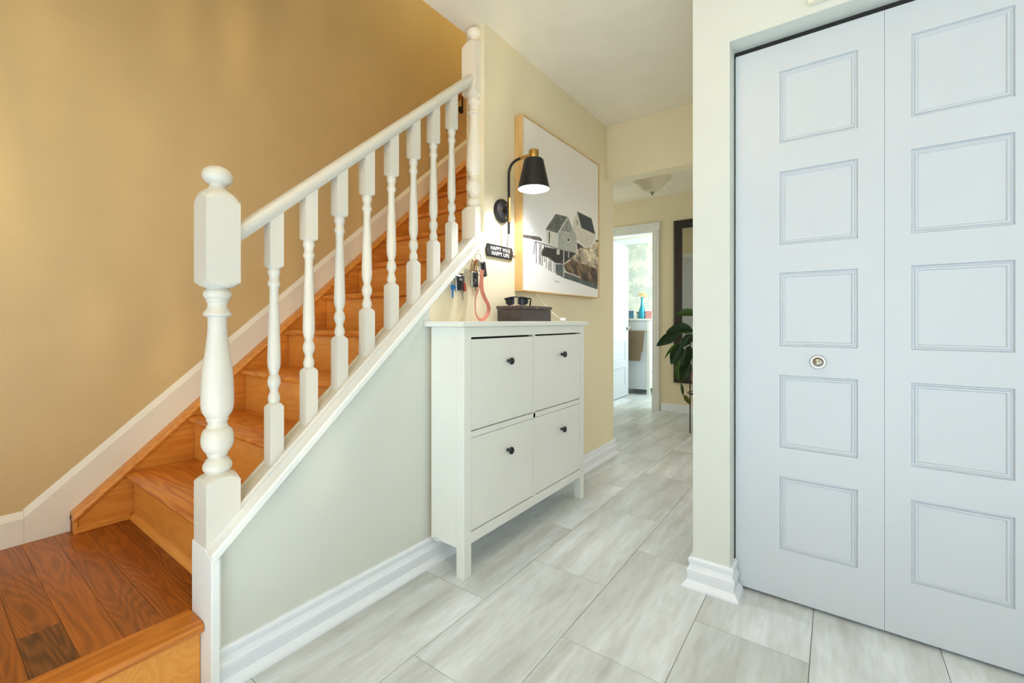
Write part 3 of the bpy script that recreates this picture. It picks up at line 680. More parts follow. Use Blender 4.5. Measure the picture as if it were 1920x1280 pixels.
# ------------------------------------------------------------------ framed print
PX, PY0, PY1, PZ0, PZ1 = -1.333, 1.922, 2.866, 1.182, 2.118
fp = empty('framed_print', (W, 2.394, PZ0), 'large square black and white harbour print in a thin pale oak frame', 'picture')
t = 0.006
for nm, a, b_ in (('frame_side', (PY0, PZ0), (PY0 + t, PZ1)), ('frame_side', (PY1 - t, PZ0), (PY1, PZ1)), ('frame_side', (PY0 + t, PZ1 - t), (PY1 - t, PZ1)), ('frame_side', (PY0 + t, PZ0), (PY1 - t, PZ0 + t))):
    box(nm, (W + 0.002, a[0], a[1]), (PX, b_[0], b_[1]), 'oak_frame', fp, 0.0006)
box('backing', (W + 0.003, PY0 + t, PZ0 + t), (PX - 0.008, PY1 - t, PZ1 - t), 'dark', fp)
POLY = [
 ('islet', [(-0.025,0.319),(0.046,0.324),(0.113,0.329),(0.157,0.331),(0.191,0.319),(0.183,0.309),(0.122,0.306),(0.046,0.304),(-0.025,0.3)], (92, 84, 76), 0.45),
 ('house2', [(0.648,0.583),(0.596,0.519),(0.588,0.454),(0.643,0.386),(0.714,0.358),(0.775,0.346),(0.851,0.365),(0.93,0.429),(0.934,0.471),(0.714,0.48)], (214, 208, 190), 0.08),
 ('roof2', [(0.648,0.584),(0.871,0.577),(0.938,0.47),(0.712,0.48)], (52, 60, 60), 0.15),
 ('h2win', [(0.64,0.519),(0.652,0.522),(0.652,0.489),(0.64,0.487)], (110, 110, 100), 0.1),
 ('rock', [(0.563,0.256),(0.643,0.309),(0.69,0.343),(0.775,0.344),(0.851,0.365),(0.944,0.419),(0.985,0.431),(0.982,0.205),(0.851,0.209),(0.643,0.206),(0.596,0.185),(0.487,0.19),(0.455,0.192)], (212, 196, 166), 0.75),
 ('rockdark', [(0.455,0.192),(0.574,0.241),(0.678,0.232),(0.813,0.223),(0.982,0.21),(0.978,0.102),(0.788,0.101),(0.643,0.129),(0.487,0.153)], (104, 82, 56), 0.9),
 ('dk', [(0.643,0.37),(0.714,0.355),(0.762,0.343),(0.69,0.337),(0.648,0.316)], (52, 46, 40), 0.4),
 ('dk2', [(0.944,0.431),(0.985,0.434),(0.985,0.419),(0.944,0.418)], (60, 54, 48), 0.3),
 ('under', [(0.183,0.246),(0.22,0.279),(0.383,0.287),(0.631,0.292),(0.574,0.258),(0.455,0.197),(0.343,0.195),(0.266,0.217),(0.183,0.222)], (46, 40, 35), 0.7),
 ('water', [(0.353,0.186),(0.455,0.197),(0.476,0.147),(0.643,0.129),(0.75,0.11),(0.978,0.102),(0.974,0.06),(0.813,0.074),(0.643,0.091),(0.465,0.105),(0.363,0.122)], (82, 92, 90), 0.4),
 ('side', [(0.234,0.388),(0.378,0.387),(0.383,0.287),(0.248,0.297)], (222, 216, 200), 0.05),
 ('gablewall', [(0.517,0.519),(0.586,0.453),(0.625,0.427),(0.64,0.386),(0.633,0.292),(0.383,0.287),(0.383,0.389)], (182, 184, 170), 0.12),
 ('gable', [(0.517,0.515),(0.574,0.461),(0.563,0.422),(0.424,0.415)], (140, 142, 130), 0.4),
 ('roof1', [(0.353,0.509),(0.513,0.52),(0.378,0.388),(0.229,0.389)], (104, 106, 98), 0.35),
 ('trim', [(0.508,0.519),(0.521,0.522),(0.388,0.388),(0.375,0.388)], (218, 216, 206), 0.05),
 ('door', [(0.268,0.38),(0.282,0.38),(0.28,0.309),(0.268,0.311)], (44, 42, 40), 0.1),
 ('winb', [(0.504,0.379),(0.545,0.381),(0.541,0.353),(0.504,0.35)], (226, 224, 214), 0.05),
 ('win', [(0.508,0.376),(0.538,0.378),(0.536,0.359),(0.508,0.357)], (58, 56, 50), 0.2),
 ('deck', [(0.111,0.3),(0.383,0.291),(0.383,0.286),(0.111,0.294)], (70, 64, 58), 0.3),
 ('box', [(0.363,0.283),(0.404,0.287),(0.402,0.253),(0.363,0.251)], (206, 202, 188), 0.3),
 ('post1', [(0.453,0.288),(0.465,0.288),(0.463,0.114),(0.45,0.113)], (206, 204, 194), 0.1),
 ('post2', [(0.517,0.286),(0.53,0.286),(0.53,0.247),(0.519,0.246)], (206, 204, 194), 0.1),
 ('shore', [(0.455,0.15),(0.574,0.145),(0.707,0.129),(0.702,0.123),(0.574,0.137),(0.455,0.145)], (216, 206, 186), 0.2),
 ('smudge', [(0.328,0.079),(0.372,0.08),(0.413,0.072),(0.363,0.073)], (170, 162, 150), 0.2)]
PILES = [(0.111,0.297,0.095,0.218),(0.122,0.296,0.124,0.167),(0.161,0.291,0.157,0.166),(0.177,0.288,0.172,0.163),(0.197,0.266,0.191,0.159),(0.215,0.289,0.216,0.186),(0.238,0.282,0.236,0.148),(0.269,0.281,0.266,0.138),(0.285,0.278,0.283,0.135),(0.302,0.28,0.302,0.131),(0.328,0.279,0.334,0.129),(0.358,0.278,0.353,0.126),(0.378,0.28,0.368,0.117)]
def build_print():
    import numpy as np
    NF = 340; N = NF * 2
    rng = np.random.default_rng(3)
    g = (np.arange(N) + 0.5) / N
    uu, vv = np.meshgrid(g, g, indexing='ij')
    U = (uu * 0.94 - 0.023) / 0.929; V = vv
    img = np.zeros((N, N, 3))
    sky = np.array(lin((236, 229, 216))); pale = np.array(lin((244, 242, 236)))
    tt = np.clip((V - 0.30) / 0.5, 0, 1)[..., None]
    img[:] = pale * (1 - tt) + sky * tt
    sm = np.clip(1 - np.abs(V - 0.75) / 0.25, 0, 1)[..., None]
    img *= 1 - 0.04 * sm
    def fbm(seed, f):
        r = np.random.default_rng(seed); out = np.zeros((N, N)); amp = 1.0; tot = 0
        for o_ in range(4):
            k = int(f * 2 ** o_) + 2
            gr = r.random((k + 1, k + 1))
            x = uu * (k - 1); y = vv * (k - 1)
            xi = x.astype(int); yi = y.astype(int); fx = x - xi; fy = y - yi
            fx = fx * fx * (3 - 2 * fx); fy = fy * fy * (3 - 2 * fy)
            out += amp * ((gr[xi, yi] * (1 - fx) + gr[xi + 1, yi] * fx) * (1 - fy) + (gr[xi, yi + 1] * (1 - fx) + gr[xi + 1, yi + 1] * fx) * fy)
            tot += amp; amp *= 0.65
        return out / tot
    def inside(poly):
        c = np.zeros((N, N), bool); n = len(poly)
        for i in range(n):
            x0, y0 = poly[i]; x1, y1 = poly[(i + 1) % n]
            if y0 == y1: continue
            cond = ((y0 > V) != (y1 > V)) & (U < (x1 - x0) * (V - y0) / (y1 - y0) + x0)
            c ^= cond
        return c
    for s, (nm, poly, rgb, var) in enumerate(POLY):
        m = inside(poly)
        f = fbm(s + 10, 22 if 'rock' in nm else 40)
        d = np.clip((f - 0.5) * 4, -1, 1)[..., None] * var
        col = np.array(lin(rgb))
        if 'rock' in nm:
            r_ = np.random.default_rng(s + 5); ns = 26 if nm == 'rock' else 34
            px = np.array(poly); sx = r_.uniform(px[:, 0].min(), px[:, 0].max(), ns); sy = r_.uniform(px[:, 1].min(), px[:, 1].max(), ns)
            ang = -0.7 + r_.normal(0, 0.25, ns); wob = (fbm(s + 70, 30) - 0.5) * 0.03
            d1 = np.full((N, N), 9.0); d2 = np.full((N, N), 9.0); sh = np.zeros((N, N))
            val = r_.uniform(-0.55, 0.45, ns) if nm == 'rock' else r_.uniform(-0.9, 1.1, ns)
            for x_, y_, a_, v_ in zip(sx, sy, ang, val):
                p_ = (U - x_ + wob) * np.cos(a_) + (V - y_) * np.sin(a_); q_ = -(U - x_) * np.sin(a_) + (V - y_ + wob) * np.cos(a_)
                dd = np.hypot(p_ * 1.0, q_ * 1.7); cl = dd < d1
                d2 = np.where(cl, d1, np.minimum(d2, dd)); sh = np.where(cl, v_ + q_ * 9, sh); d1 = np.where(cl, dd, d1)
            edge = np.clip((d2 - d1) / 0.012, 0, 1) ** 0.7
            d = ((sh * 0.8 + (fbm(s + 90, 60) - 0.5) * 1.1) * edge - 0.7 * (1 - edge) + (fbm(s + 33, 8) - 0.55) * 1.2)[..., None]
        if nm == 'gablewall':
            d = d + (np.sin(U * 260) > 0.72)[..., None] * -0.3
        img[m] = np.clip(col * (1 + d), 0.01, 0.9)[m]
        if nm == 'under':
            for a, b_, c_, e_ in PILES:
                tpos = np.clip((b_ - V) / (b_ - e_), 0, 1)
                mm = (np.abs(U - (a + (c_ - a) * tpos)) < 0.0042) & (V < b_) & (V > e_) & (fbm(77, 60) > 0.30)
                img[mm] = np.array(lin((46, 43, 40)))
    birds = [(0.02, 0.375), (0.045, 0.372), (0.09, 0.347)]
    for x, y in birds: img[(np.abs(U - x) < 0.006) & (np.abs(V - y) < 0.002)] = 0.06
    img = img.reshape(NF, 2, NF, 2, 3).mean((1, 3)); N = NF
    vs = []; y = np.linspace(PY0 + t, PY1 - t, N + 1); z = np.linspace(PZ0 + t, PZ1 - t, N + 1)
    yy_, zz_ = np.meshgrid(y, z, indexing='ij')
    co = np.stack([np.full_like(yy_, PX - 0.006), yy_, zz_], -1).reshape(-1, 3)
    i, j = np.meshgrid(np.arange(N), np.arange(N), indexing='ij')
    a = (i * (N + 1) + j).ravel()
    faces = np.stack([a, a + N + 1, a + N + 2, a + 1], -1)
    me = bpy.data.meshes.new('print'); me.from_pydata(co.tolist(), [], faces.tolist())
    at = me.color_attributes.new('print_colour', 'FLOAT_COLOR', 'CORNER')
    buf = np.ones((N * N, 4, 4), np.float32); buf[:, :, :3] = img.reshape(-1, 1, 3)
    at.data.foreach_set('color', buf.ravel())
    m, nt, b = nmat('matt_photo_print')
    ca = node(nt, 'ShaderNodeVertexColor', layer_name='print_colour')
    nt.links.new(ca.outputs['Color'], b.inputs['Base Color']); b.inputs['Roughness'].default_value = 0.55
    me.materials.append(m)
    o = put(bpy.data.objects.new('print', me), fp); o['label'] = 'black and white photograph of two fishing huts on stilts above rocks'
build_print()

# ------------------------------------------------------------------ wall sconce
sc = empty('wall_sconce', (W, 1.803, 1.585), 'black swing-arm wall sconce with brass cap, lit, left of the print', 'lamp')
LX, LY = -1.180, 1.797
bp_ = turned('backplate', [(0, 0.060), (0.014, 0.060), (0.020, 0.055), (0.022, 0.050), (0.0225, 0.0)], 'black', sc, (W + 0.0005, 1.803, 1.585), (1, 0, 0), 40)
for dy, dz in ((-0.022, 0.006), (0.014, 0.032), (0.012, -0.034), (0.040, -0.004)):
    turned('screw', [(0, 0.005), (0.003, 0.004), (0.0035, 0)], 'brass', bp_, (W + 0.0225, 1.803 + dy, 1.585 + dz), (1, 0, 0), 12)
AX = W + 0.050
arm = [(AX, 1.803, 1.463), (AX, 1.803, 1.60), (AX, 1.803, 1.755), (AX + 0.004, 1.803, 1.785), (AX + 0.014, 1.803, 1.806), (AX + 0.032, 1.802, 1.820), (AX + 0.055, 1.801, 1.827), (AX + 0.085, 1.799, 1.829)]
tube('arm', smooth_path(arm, 5), 0.0068, 'black', sc, 14)
tube('arm_clamp', [(AX + 0.0035, 1.803, 1.522), (AX + 0.0035, 1.803, 1.646)], 0.0065, 'brass', sc, 12)
box('swivel_block', (W + 0.02, 1.795, 1.572), (AX, 1.811, 1.598), 'black', sc, 0.002)
tube('swivel_joint', [(AX + 0.080, 1.7992, 1.829), (LX - 0.018, 1.7975, 1.829)], 0.0085, 'brass', sc, 14)
turned('cap', [(1.800, 0.0235), (1.803, 0.0245), (1.8475, 0.0245), (1.850, 0.0225), (1.850, 0.0)], 'brass', sc, (LX, LY, 0), None, 32)
turned('shade', [(1.803, 0.020), (1.8055, 0.043), (1.801, 0.0475), (1.660, 0.0785), (1.660, 0.0765), (1.799, 0.0455), (1.801, 0.020)], 'black', sc, (LX, LY, 0), None, 48, 30, cap=False)
turned('shade_lining', [(1.797, 0.003), (1.796, 0.044), (1.6615, 0.0758)], 'shadein', sc, (LX, LY, 0), None, 48, 30, cap=False)
turned('bulb', [(1.690, 0.001), (1.694, 0.016), (1.706, 0.027), (1.722, 0.030), (1.740, 0.026), (1.760, 0.016), (1.790, 0.013)], 'bulb', sc, (LX, LY, 0), None, 24)
tube('cord', smooth_path([(AX, 1.803, 1.464), (AX - 0.006, 1.806, 1.44), (W + 0.02, 1.83, 1.405), (W + 0.006, 1.870, 1.385), (W + 0.004, 1.93, 1.36)], 5), 0.0022, 'steel', sc)
lp = bpy.data.lights.new('sconce_light', 'SPOT'); lp.energy = 9 * LG['sconce'][0]; lp.color = LG['sconce'][1]; lp.spot_size = R(128); lp.spot_blend = 0.35; lp.shadow_soft_size = 0.03
lo = bpy.data.objects.new('sconce_light', lp); C.objects.link(lo); lo.location = (LX, LY, 1.684)

# ------------------------------------------------------------------ sign
sg = empty('sign_plaque', (W, 1.787, 1.345), 'small black wall plaque with raised white lettering under the sconce', 'sign')
SX = W + 0.009
prism('plate', [(1.684, 1.343), (1.890, 1.343), (1.890, 1.355), (1.897, 1.362), (1.897, 1.386), (1.890, 1.393), (1.890, 1.405), (1.684, 1.405), (1.684, 1.393), (1.677, 1.386), (1.677, 1.362), (1.684, 1.355)], 0, W + 0.001, SX, 'iron', sg, 0.0008)
for lo_, hi_ in (((1.692, 1.399), (1.882, 1.4015)), ((1.692, 1.3465), (1.882, 1.349))):
    box('raised_border', (SX - 0.001, lo_[0], lo_[1]), (SX + 0.0015, hi_[0], hi_[1]), 'knobm', sg)
for y in (1.684, 1.890): turned('screw', [(0, 0.003), (0.0015, 0.0025), (0.002, 0)], 'steel', sg, (SX, y, 1.374), (1, 0, 0), 10)
def lettering(txt, y, z, size, xs=1.0):
    cu = bpy.data.curves.new('lettering', 'FONT'); cu.body = txt; cu.size = size; cu.extrude = 0.0008; cu.offset = 0.0003; cu.space_character = 1.1
    cu.align_x = 'CENTER'; cu.align_y = 'CENTER'
    to = bpy.data.objects.new('lettering', cu); C.objects.link(to)
    bpy.context.view_layer.update()
    me = bpy.data.meshes.new_from_object(to.evaluated_get(bpy.context.evaluated_depsgraph_get()))
    bpy.data.objects.remove(to)
    me.transform(Matrix(((0, 0, 1, SX + 0.001), (xs, 0, 0, y), (0, 1, 0, z), (0, 0, 0, 1))))
    me.name = 'lettering'; me.materials.clear(); me.materials.append(M['letter'])
    return put(bpy.data.objects.new('lettering', me), sg)
lettering('HAPPY WIFE', 1.787, 1.3855, 0.0270); lettering('HAPPY LIFE', 1.787, 1.3605, 0.0270)

# ------------------------------------------------------------------ keys beside the cap
def hook(y, z):
    h = tag(tube('wall_hook', smooth_path([(W, y, z + 0.018), (W + 0.018, y, z + 0.012), (W + 0.026, y, z + 0.002), (W + 0.032, y, z + 0.010)], 4), 0.0016, 'steel'), None)
    return h
KX = W + 0.026
def ring_mesh(name, c, r, mat, parent, n=20, w_=0.0012, yr=0.25):
    return tube(name, [(c[0] + yr * r * math.cos(2 * math.pi * k / n), c[1] + r * math.cos(2 * math.pi * k / n), c[2] + r * math.sin(2 * math.pi * k / n)) for k in range(n)], w_, mat, parent, 6, True)
def key(name, top, ang, mat, parent, s=1.0, tilt=0.0):
    """flat key: bow with hole side, shank and bit; hangs down from top"""
    pts = [(-0.004, 0.0), (0.004, 0.0), (0.010, -0.006), (0.0115, -0.014), (0.008, -0.021), (0.004, -0.025), (0.004, -0.036), (0.0025, -0.038), (0.004, -0.041), (0.002, -0.044), (0.0038, -0.048), (0.002, -0.054), (-0.002, -0.055), (-0.004, -0.050), (-0.004, -0.025), (-0.008, -0.021), (-0.0115, -0.014), (-0.010, -0.006)]
    ca, sa = math.cos(R(ang)), math.sin(R(ang))
    q = [(top[1] + s * (p[0] * ca - p[1] * sa), top[2] + s * (p[0] * sa + p[1] * ca)) for p in pts]
    return prism(name, q, 0, top[0] - 0.0011, top[0] + 0.0011, mat, parent)
def fob(name, c, w_, h_, th, ang, mat, parent, bev=0.004):
    bm = bmesh.new(); add_box(bm, (-th / 2, -w_ / 2, -h_ / 2), (th / 2, w_ / 2, h_ / 2), bev, 2)
    bm.transform(Matrix.Translation(c) @ Matrix.Rotation(R(ang), 4, 'X'))
    return finish(bm, name, mat, parent, 50)
# blue key
tag(hook(1.421, 1.190), 'small metal hook holding the single blue key', 'hook', 'metal hooks beside the knee wall cap')
bk = empty('blue_key', (KX, 1.421, 1.11), 'single bright blue key hanging below the knee wall cap', 'key')
key('key_blade', (KX, 1.421, 1.184), 0, 'blue_key', bk, 1.12)
ring_mesh('key_ring', (KX, 1.421, 1.189), 0.006, 'steel', bk)
# black and red fob
tag(hook(1.478, 1.256), 'small metal hook holding the silver-edged fob', 'hook', 'metal hooks beside the knee wall cap')
b2 = empty('key_set', (KX, 1.463, 1.13), 'black and red car key fob in a silver edged case on a ring', 'keys')
ring_mesh('key_ring', (KX, 1.478, 1.245), 0.014, 'steel', b2)
fob('fob_case', (KX + 0.004, 1.462, 1.190), 0.060, 0.076, 0.014, 4, 'steel', b2)
fob('fob_body', (KX + 0.010, 1.459, 1.191), 0.049, 0.064, 0.012, 4, 'sun_frame', b2)
fob('fob_badge', (KX + 0.0165, 1.455, 1.206), 0.016, 0.009, 0.002, 4, 'steel', b2, 0.0008)
fob('fob_trim', (KX + 0.015, 1.481, 1.176), 0.012, 0.040, 0.010, 8, 'red', b2, 0.002)
key('key_blade', (KX + 0.004, 1.476, 1.166), 8, 'steel', b2, 0.9)
fob('fob_loop', (KX + 0.004, 1.474, 1.229), 0.014, 0.014, 0.010, 0, 'knobm', b2, 0.003)
# big bunch with strap
tag(hook(1.592, 1.348), 'small metal hook holding the bunch with the salmon strap', 'hook', 'metal hooks beside the knee wall cap')
b3 = empty('key_bunch', (KX, 1.59, 1.02), 'large bunch of keys and black fobs with a looped salmon strap', 'keys')
ring_mesh('key_ring', (KX, 1.592, 1.324), 0.017, 'knobm', b3)
fob('fob_body', (KX + 0.006, 1.624, 1.268), 0.036, 0.072, 0.014, 12, 'sun_frame', b3, 0.006)
fob('fob_clip', (KX + 0.006, 1.614, 1.300), 0.010, 0.014, 0.008, 12, 'steel', b3, 0.002)
fob('leather_tag', (KX - 0.004, 1.560, 1.276), 0.030, 0.066, 0.004, -16, 'tan', b3, 0.0015)
fob('leather_tag', (KX + 0.002, 1.580, 1.297), 0.016, 0.030, 0.004, -12, 'red', b3, 0.0015)
for yk, zk, an, m_, s_ in ((1.588, 1.306, 6, 'steel', 0.9), (1.580, 1.300, -8, 'brass', 0.9), (1.598, 1.300, 14, 'steel', 0.8), (1.574, 1.262, -4, 'steel', 1.0), (1.567, 1.210, 2, 'tan', 0.9)):
    key('key_blade', (KX + 0.004 + random.random() * 0.006, yk, zk), an, m_, b3, s_)
fob('fob_case', (KX + 0.006, 1.556, 1.215), 0.042, 0.074, 0.012, 0, 'steel', b3, 0.005)
fob('fob_body', (KX + 0.012, 1.560, 1.214), 0.032, 0.068, 0.012, 0, 'sun_frame', b3, 0.005)
ring_mesh('small_ring', (KX + 0.020, 1.540, 1.206), 0.010, 'steel', b3)
ring_mesh('small_ring', (KX + 0.008, 1.584, 1.246), 0.011, 'steel', b3)
st_p = [(1.592, 1.262), (1.586, 1.205), (1.570, 1.164), (1.556, 1.140), (1.549, 1.111), (1.551, 1.065), (1.566, 1.038), (1.599, 1.0262), (1.634, 1.052), (1.645, 1.075), (1.638, 1.100), (1.610, 1.134), (1.592, 1.170), (1.588, 1.215), (1.594, 1.262)]
sp_ = smooth_path([(KX + 0.006 + 0.008 * i_ / 14, a, b_) for i_, (a, b_) in enumerate(st_p)], 5)
bm = bmesh.new(); n = len(sp_); rows = []
for i, p in enumerate(sp_):
    tg = (sp_[min(i + 1, n - 1)] - sp_[max(i - 1, 0)]).normalized()
    nr = tg.cross(Vector((1, 0, 0))).normalized()
    wd = (Vector((0.5, 0, 0)) + nr * 0.85).normalized()
    th = tg.cross(wd).normalized()
    off = 0.011
    rows.append([bm.verts.new(p + wd * a + th * b_ + Vector((off, 0, 0))) for a, b_ in ((-0.009, -0.0012), (0.009, -0.0012), (0.009, 0.0012), (-0.009, 0.0012))])
for i in range(n - 1):
    for k in range(4):
        bm.faces.new((rows[i][k], rows[i][(k + 1) % 4], rows[i + 1][(k + 1) % 4], rows[i + 1][k]))
bm.faces.new(rows[0]); bm.faces.new(rows[-1][::-1])
finish(bm, 'strap', 'pink', b3, 50)

# ------------------------------------------------------------------ things on the cabinet
bx = empty('lidded_box', (-1.273, 1.857, 1.021), 'dark brown leather box with hinged lid on the shoe cabinet', 'box')
box('box_body', (-1.343, 1.719, 1.0212), (-1.203, 1.997, 1.079), 'leather', bx, 0.002, 2)
box('lid', (-1.347, 1.715, 1.0805), (-1.199, 2.001, 1.0965), 'leather_lid', bx, 0.002, 2)
box('clasp', (-1.201, 1.850, 1.083), (-1.196, 1.862, 1.089), 'brass', bx, 0.001)
sg2 = empty('sunglasses', (-1.27, 1.80, 1.097), 'dark wraparound sunglasses lying on the leather box lid', 'sunglasses')
GX, GY, GZ = -1.268, 1.775, 1.0980
def lens(sgn):
    bm = bmesh.new(); rows = []
    for i in range(9):
        u = i / 8; ang = sgn * (0.10 + u * 0.62); rad = 0.085
        h = 0.021 * math.sin(math.pi * min(1, 0.18 + 0.72 * u)) ** 0.6
        px, py = rad * math.sin(ang), -rad * math.cos(ang) + rad
        rows.append([(px, py - 0.002, 0.022 - h * 0.95), (px, py - 0.004, 0.022), (px, py - 0.001, 0.022 + h)])
    vs = [[bm.verts.new(q) for q in r_] for r_ in rows]
    for i in range(8):
        for k in range(2): bm.faces.new((vs[i][k], vs[i + 1][k], vs[i + 1][k + 1], vs[i][k + 1]))
    bmesh.ops.solidify(bm, geom=bm.faces[:], thickness=0.0015)
    return bm
GM = Matrix.Translation((GX, GY, GZ)) @ Matrix.Rotation(R(28), 4, 'Z')
for s in (-1, 1):
    bm = lens(s); bm.transform(GM); finish(bm, 'lens', 'sun_lens', sg2, 50)
top = [GM @ Vector((0.088 * math.sin(a), -0.088 * math.cos(a) + 0.085, 0.034 + 0.009 * math.cos(2 * a))) for a in [(-0.75 + 1.5 * i / 16) for i in range(17)]]
tube('brow_bar', top, 0.0034, 'sun_frame', sg2, 8)
for s in (-1, 1):
    tp = [Vector((s * 0.060, 0.021, 0.036)), Vector((s * 0.066, 0.045, 0.036)), Vector((s * 0.064, 0.080, 0.032)), Vector((s * 0.058, 0.110, 0.020)), Vector((s * 0.055, 0.125, 0.0055))]
    tube('temple', [GM @ q for q in smooth_path(tp, 4)], 0.0038, 'sun_frame', sg2, 8)
cd2 = empty('lamp_cord', (-1.24, 2.17, 1.021), 'white lamp cord with inline switch dropping onto the cabinet top', 'cord')
tube('cord', smooth_path([(W + 0.012, 2.11, 1.178), (W + 0.016, 2.13, 1.160), (W + 0.03, 2.16, 1.130), (-1.33, 2.185, 1.090), (-1.30, 2.20, 1.060), (-1.275, 2.207, 1.040), (-1.262, 2.21, 1.033)], 6), 0.0026, 'plastic_white', cd2)
fob('switch', (-1.252, 2.212, 1.0325), 0.020, 0.021, 0.036, 0, 'plastic_white', cd2, 0.006)
fob('switch_button', (-1.238, 2.214, 1.0345), 0.006, 0.006, 0.010, 0, 'steel', cd2, 0.001)
tag(tube('hanging_power_lead', smooth_path([(W + 0.006, 2.36, 0.52), (W + 0.010, 2.42, 0.46), (W + 0.012, 2.47, 0.40), (W + 0.012, 2.52, 0.33), (W + 0.008, 2.535, 0.29)], 5), 0.0032, 'plastic_white'), 'thin white cord hanging on the wall right of the cabinet', 'cord')

# ------------------------------------------------------------------ hallway end
tr = st(empty('trim_3', (-1.67, YE, 0)), 'white moulded casing around the bathroom doorway')
def casing(name, lo, hi):
    box(name, lo, hi, 'white', tr, 0.002)
CAS = [(-1.709, 0.0), (-1.634, 0.0)]
prism('side_casing', [(-1.712, YE), (-1.712, YE - 0.014), (-1.704, YE - 0.018), (-1.690, YE - 0.016), (-1.672, YE - 0.020), (-1.655, YE - 0.016), (-1.642, YE - 0.020), (-1.634, YE - 0.016), (-1.634, YE)], 2, 0.215, 2.07, 'white', tr)
box('plinth_block', (-1.714, YE - 0.026, 0.0), (-1.630, YE, 0.215), 'white', tr, 0.002)
prism('side_casing', [(-2.296, YE), (-2.296, YE - 0.014), (-2.304, YE - 0.018), (-2.318, YE - 0.016), (-2.336, YE - 0.020), (-2.353, YE - 0.016), (-2.366, YE - 0.020), (-2.374, YE - 0.016), (-2.374, YE)], 2, 0.215, 2.07, 'white', tr)
box('plinth_block', (-2.378, YE - 0.026, 0.0), (-2.294, YE, 0.215), 'white', tr, 0.002)
prism('head_casing', [(YE, 2.07), (YE - 0.014, 2.07), (YE - 0.018, 2.078), (YE - 0.016, 2.10), (YE - 0.020, 2.12), (YE - 0.016, 2.145), (YE - 0.026, 2.152), (YE - 0.026, 2.162), (YE, 2.162)], 0, -2.382, -1.626, 'white', tr)
box('jamb', (-1.712, YE, 0), (-1.700, YE + 0.122, 2.07), 'white', tr); box('jamb', (-2.308, YE, 0), (-2.296, YE + 0.122, 2.07), 'white', tr); box('jamb', (-2.308, YE, 2.058), (-1.700, YE + 0.122, 2.072), 'white', tr)
d2 = st(empty('door_2', (-2.31, YE + 0.12, 0)), 'white panelled bathroom door standing open at right angles')
zq = [(0.14, 0.40), (0.50, 0.76), (0.86, 1.13), (1.23, 1.50), (1.60, 1.90)]
panel_door(d2, 'door_leaf', YE + 0.125, YE + 0.765, 0.012, 2.045, [(YE + 0.215, YE + 0.665, a, b_) for a, b_ in zq], -2.305, 0.035, 'door', 0, 1, 1.6)
turned('knob', [(0, 0.026), (0.004, 0.024), (0.006, 0.010), (0.028, 0.010), (0.034, 0.022), (0.046, 0.026), (0.056, 0.020), (0.059, 0.0)], 'steel', d2, (-2.305, YE + 0.715, 0.925), (1, 0, 0), 20)
mr = empty('wall_mirror', (-1.12, YE, 0.33), 'tall mirror in a dark carved frame at the hallway end', 'mirror')
MX0, MX1, MZ0, MZ1, FW = -1.468, -0.76, 0.335, 2.150, 0.092
FPR = [(0, 0), (0.02, 0.0), (0.034, 0.012), (0.036, 0.03), (0.026, 0.045), (0.024, 0.06), (0.016, 0.078), (0.014, FW), (0, FW)]
def mitre(name, a, b_, inn):
    """frame side from corner a to corner b (x,z), inn: inward direction"""
    bm = bmesh.new(); A = Vector(a); B = Vector(b_); d = (B - A).normalized(); n_ = Vector(inn)
    r0 = [bm.verts.new((A.x + n_.x * w_ + d.x * w_, YE - 0.004 - h_, A.y + n_.y * w_ + d.y * w_)) for h_, w_ in FPR]
    r1 = [bm.verts.new((B.x + n_.x * w_ - d.x * w_, YE - 0.004 - h_, B.y + n_.y * w_ - d.y * w_)) for h_, w_ in FPR]
    k = len(FPR)
    for i in range(k): bm.faces.new((r0[i], r0[(i + 1) % k], r1[(i + 1) % k], r1[i]))
    bm.faces.new(r0); bm.faces.new(r1[::-1])
    finish(bm, name, 'mirror_frame', mr, 50)
mitre('frame_side', (MX0, MZ0), (MX0, MZ1), (1, 0)); mitre('frame_side', (MX1, MZ0), (MX1, MZ1), (-1, 0))
mitre('frame_side', (MX0, MZ0), (MX1, MZ0), (0, 1)); mitre('frame_side', (MX0, MZ1), (MX1, MZ1), (0, -1))
box('mirror_glass', (MX0 + 0.085, YE - 0.012, MZ0 + 0.085), (MX1 - 0.085, YE - 0.006, MZ1 - 0.085), 'mirror', mr)
# door under the stairs, seen in the mirror
d3 = st(empty('door_3', (-2.0, 3.23, 0)), 'white closet door at the back of the stair enclosure, seen in the mirror')
box('door_leaf', (-2.35, 3.229, 0.01), (-1.62, 3.245, 1.98), 'door', d3); 
box('door_casing', (-2.43, 3.229, 0), (-2.36, 3.249, 2.05), 'white', d3); box('door_casing', (-1.61, 3.229, 0), (-1.54, 3.249, 2.05), 'white', d3); box('door_casing', (-2.43, 3.229, 1.985), (-1.54, 3.250, 2.055), 'white', d3)
# dome lamp
dl = empty('ceiling_lamp', (-1.375, 4.10, 2.455), 'frosted cream glass dome lamp on the hallway ceiling', 'lamp')
turned('canopy', [(2.43, 0.10), (2.445, 0.105), (2.4545, 0.105)], 'steel', dl, (-1.375, 4.10, 0), None, 32)
turned('glass_shade', [(2.222, 0.004), (2.224, 0.03), (2.232, 0.055), (2.250, 0.085), (2.285, 0.115), (2.315, 0.138), (2.335, 0.165), (2.345, 0.172), (2.350, 0.168), (2.340, 0.158), (2.30, 0.12), (2.26, 0.08), (2.236, 0.03)], 'dome', dl, (-1.375, 4.10, 0), None, 40, 50)
turned('finial', [(2.192, 0.001), (2.195, 0.007), (2.201, 0.010), (2.207, 0.007), (2.210, 0.014), (2.216, 0.020), (2.223, 0.020)], 'steel', dl, (-1.375, 4.10, 0), None, 20)

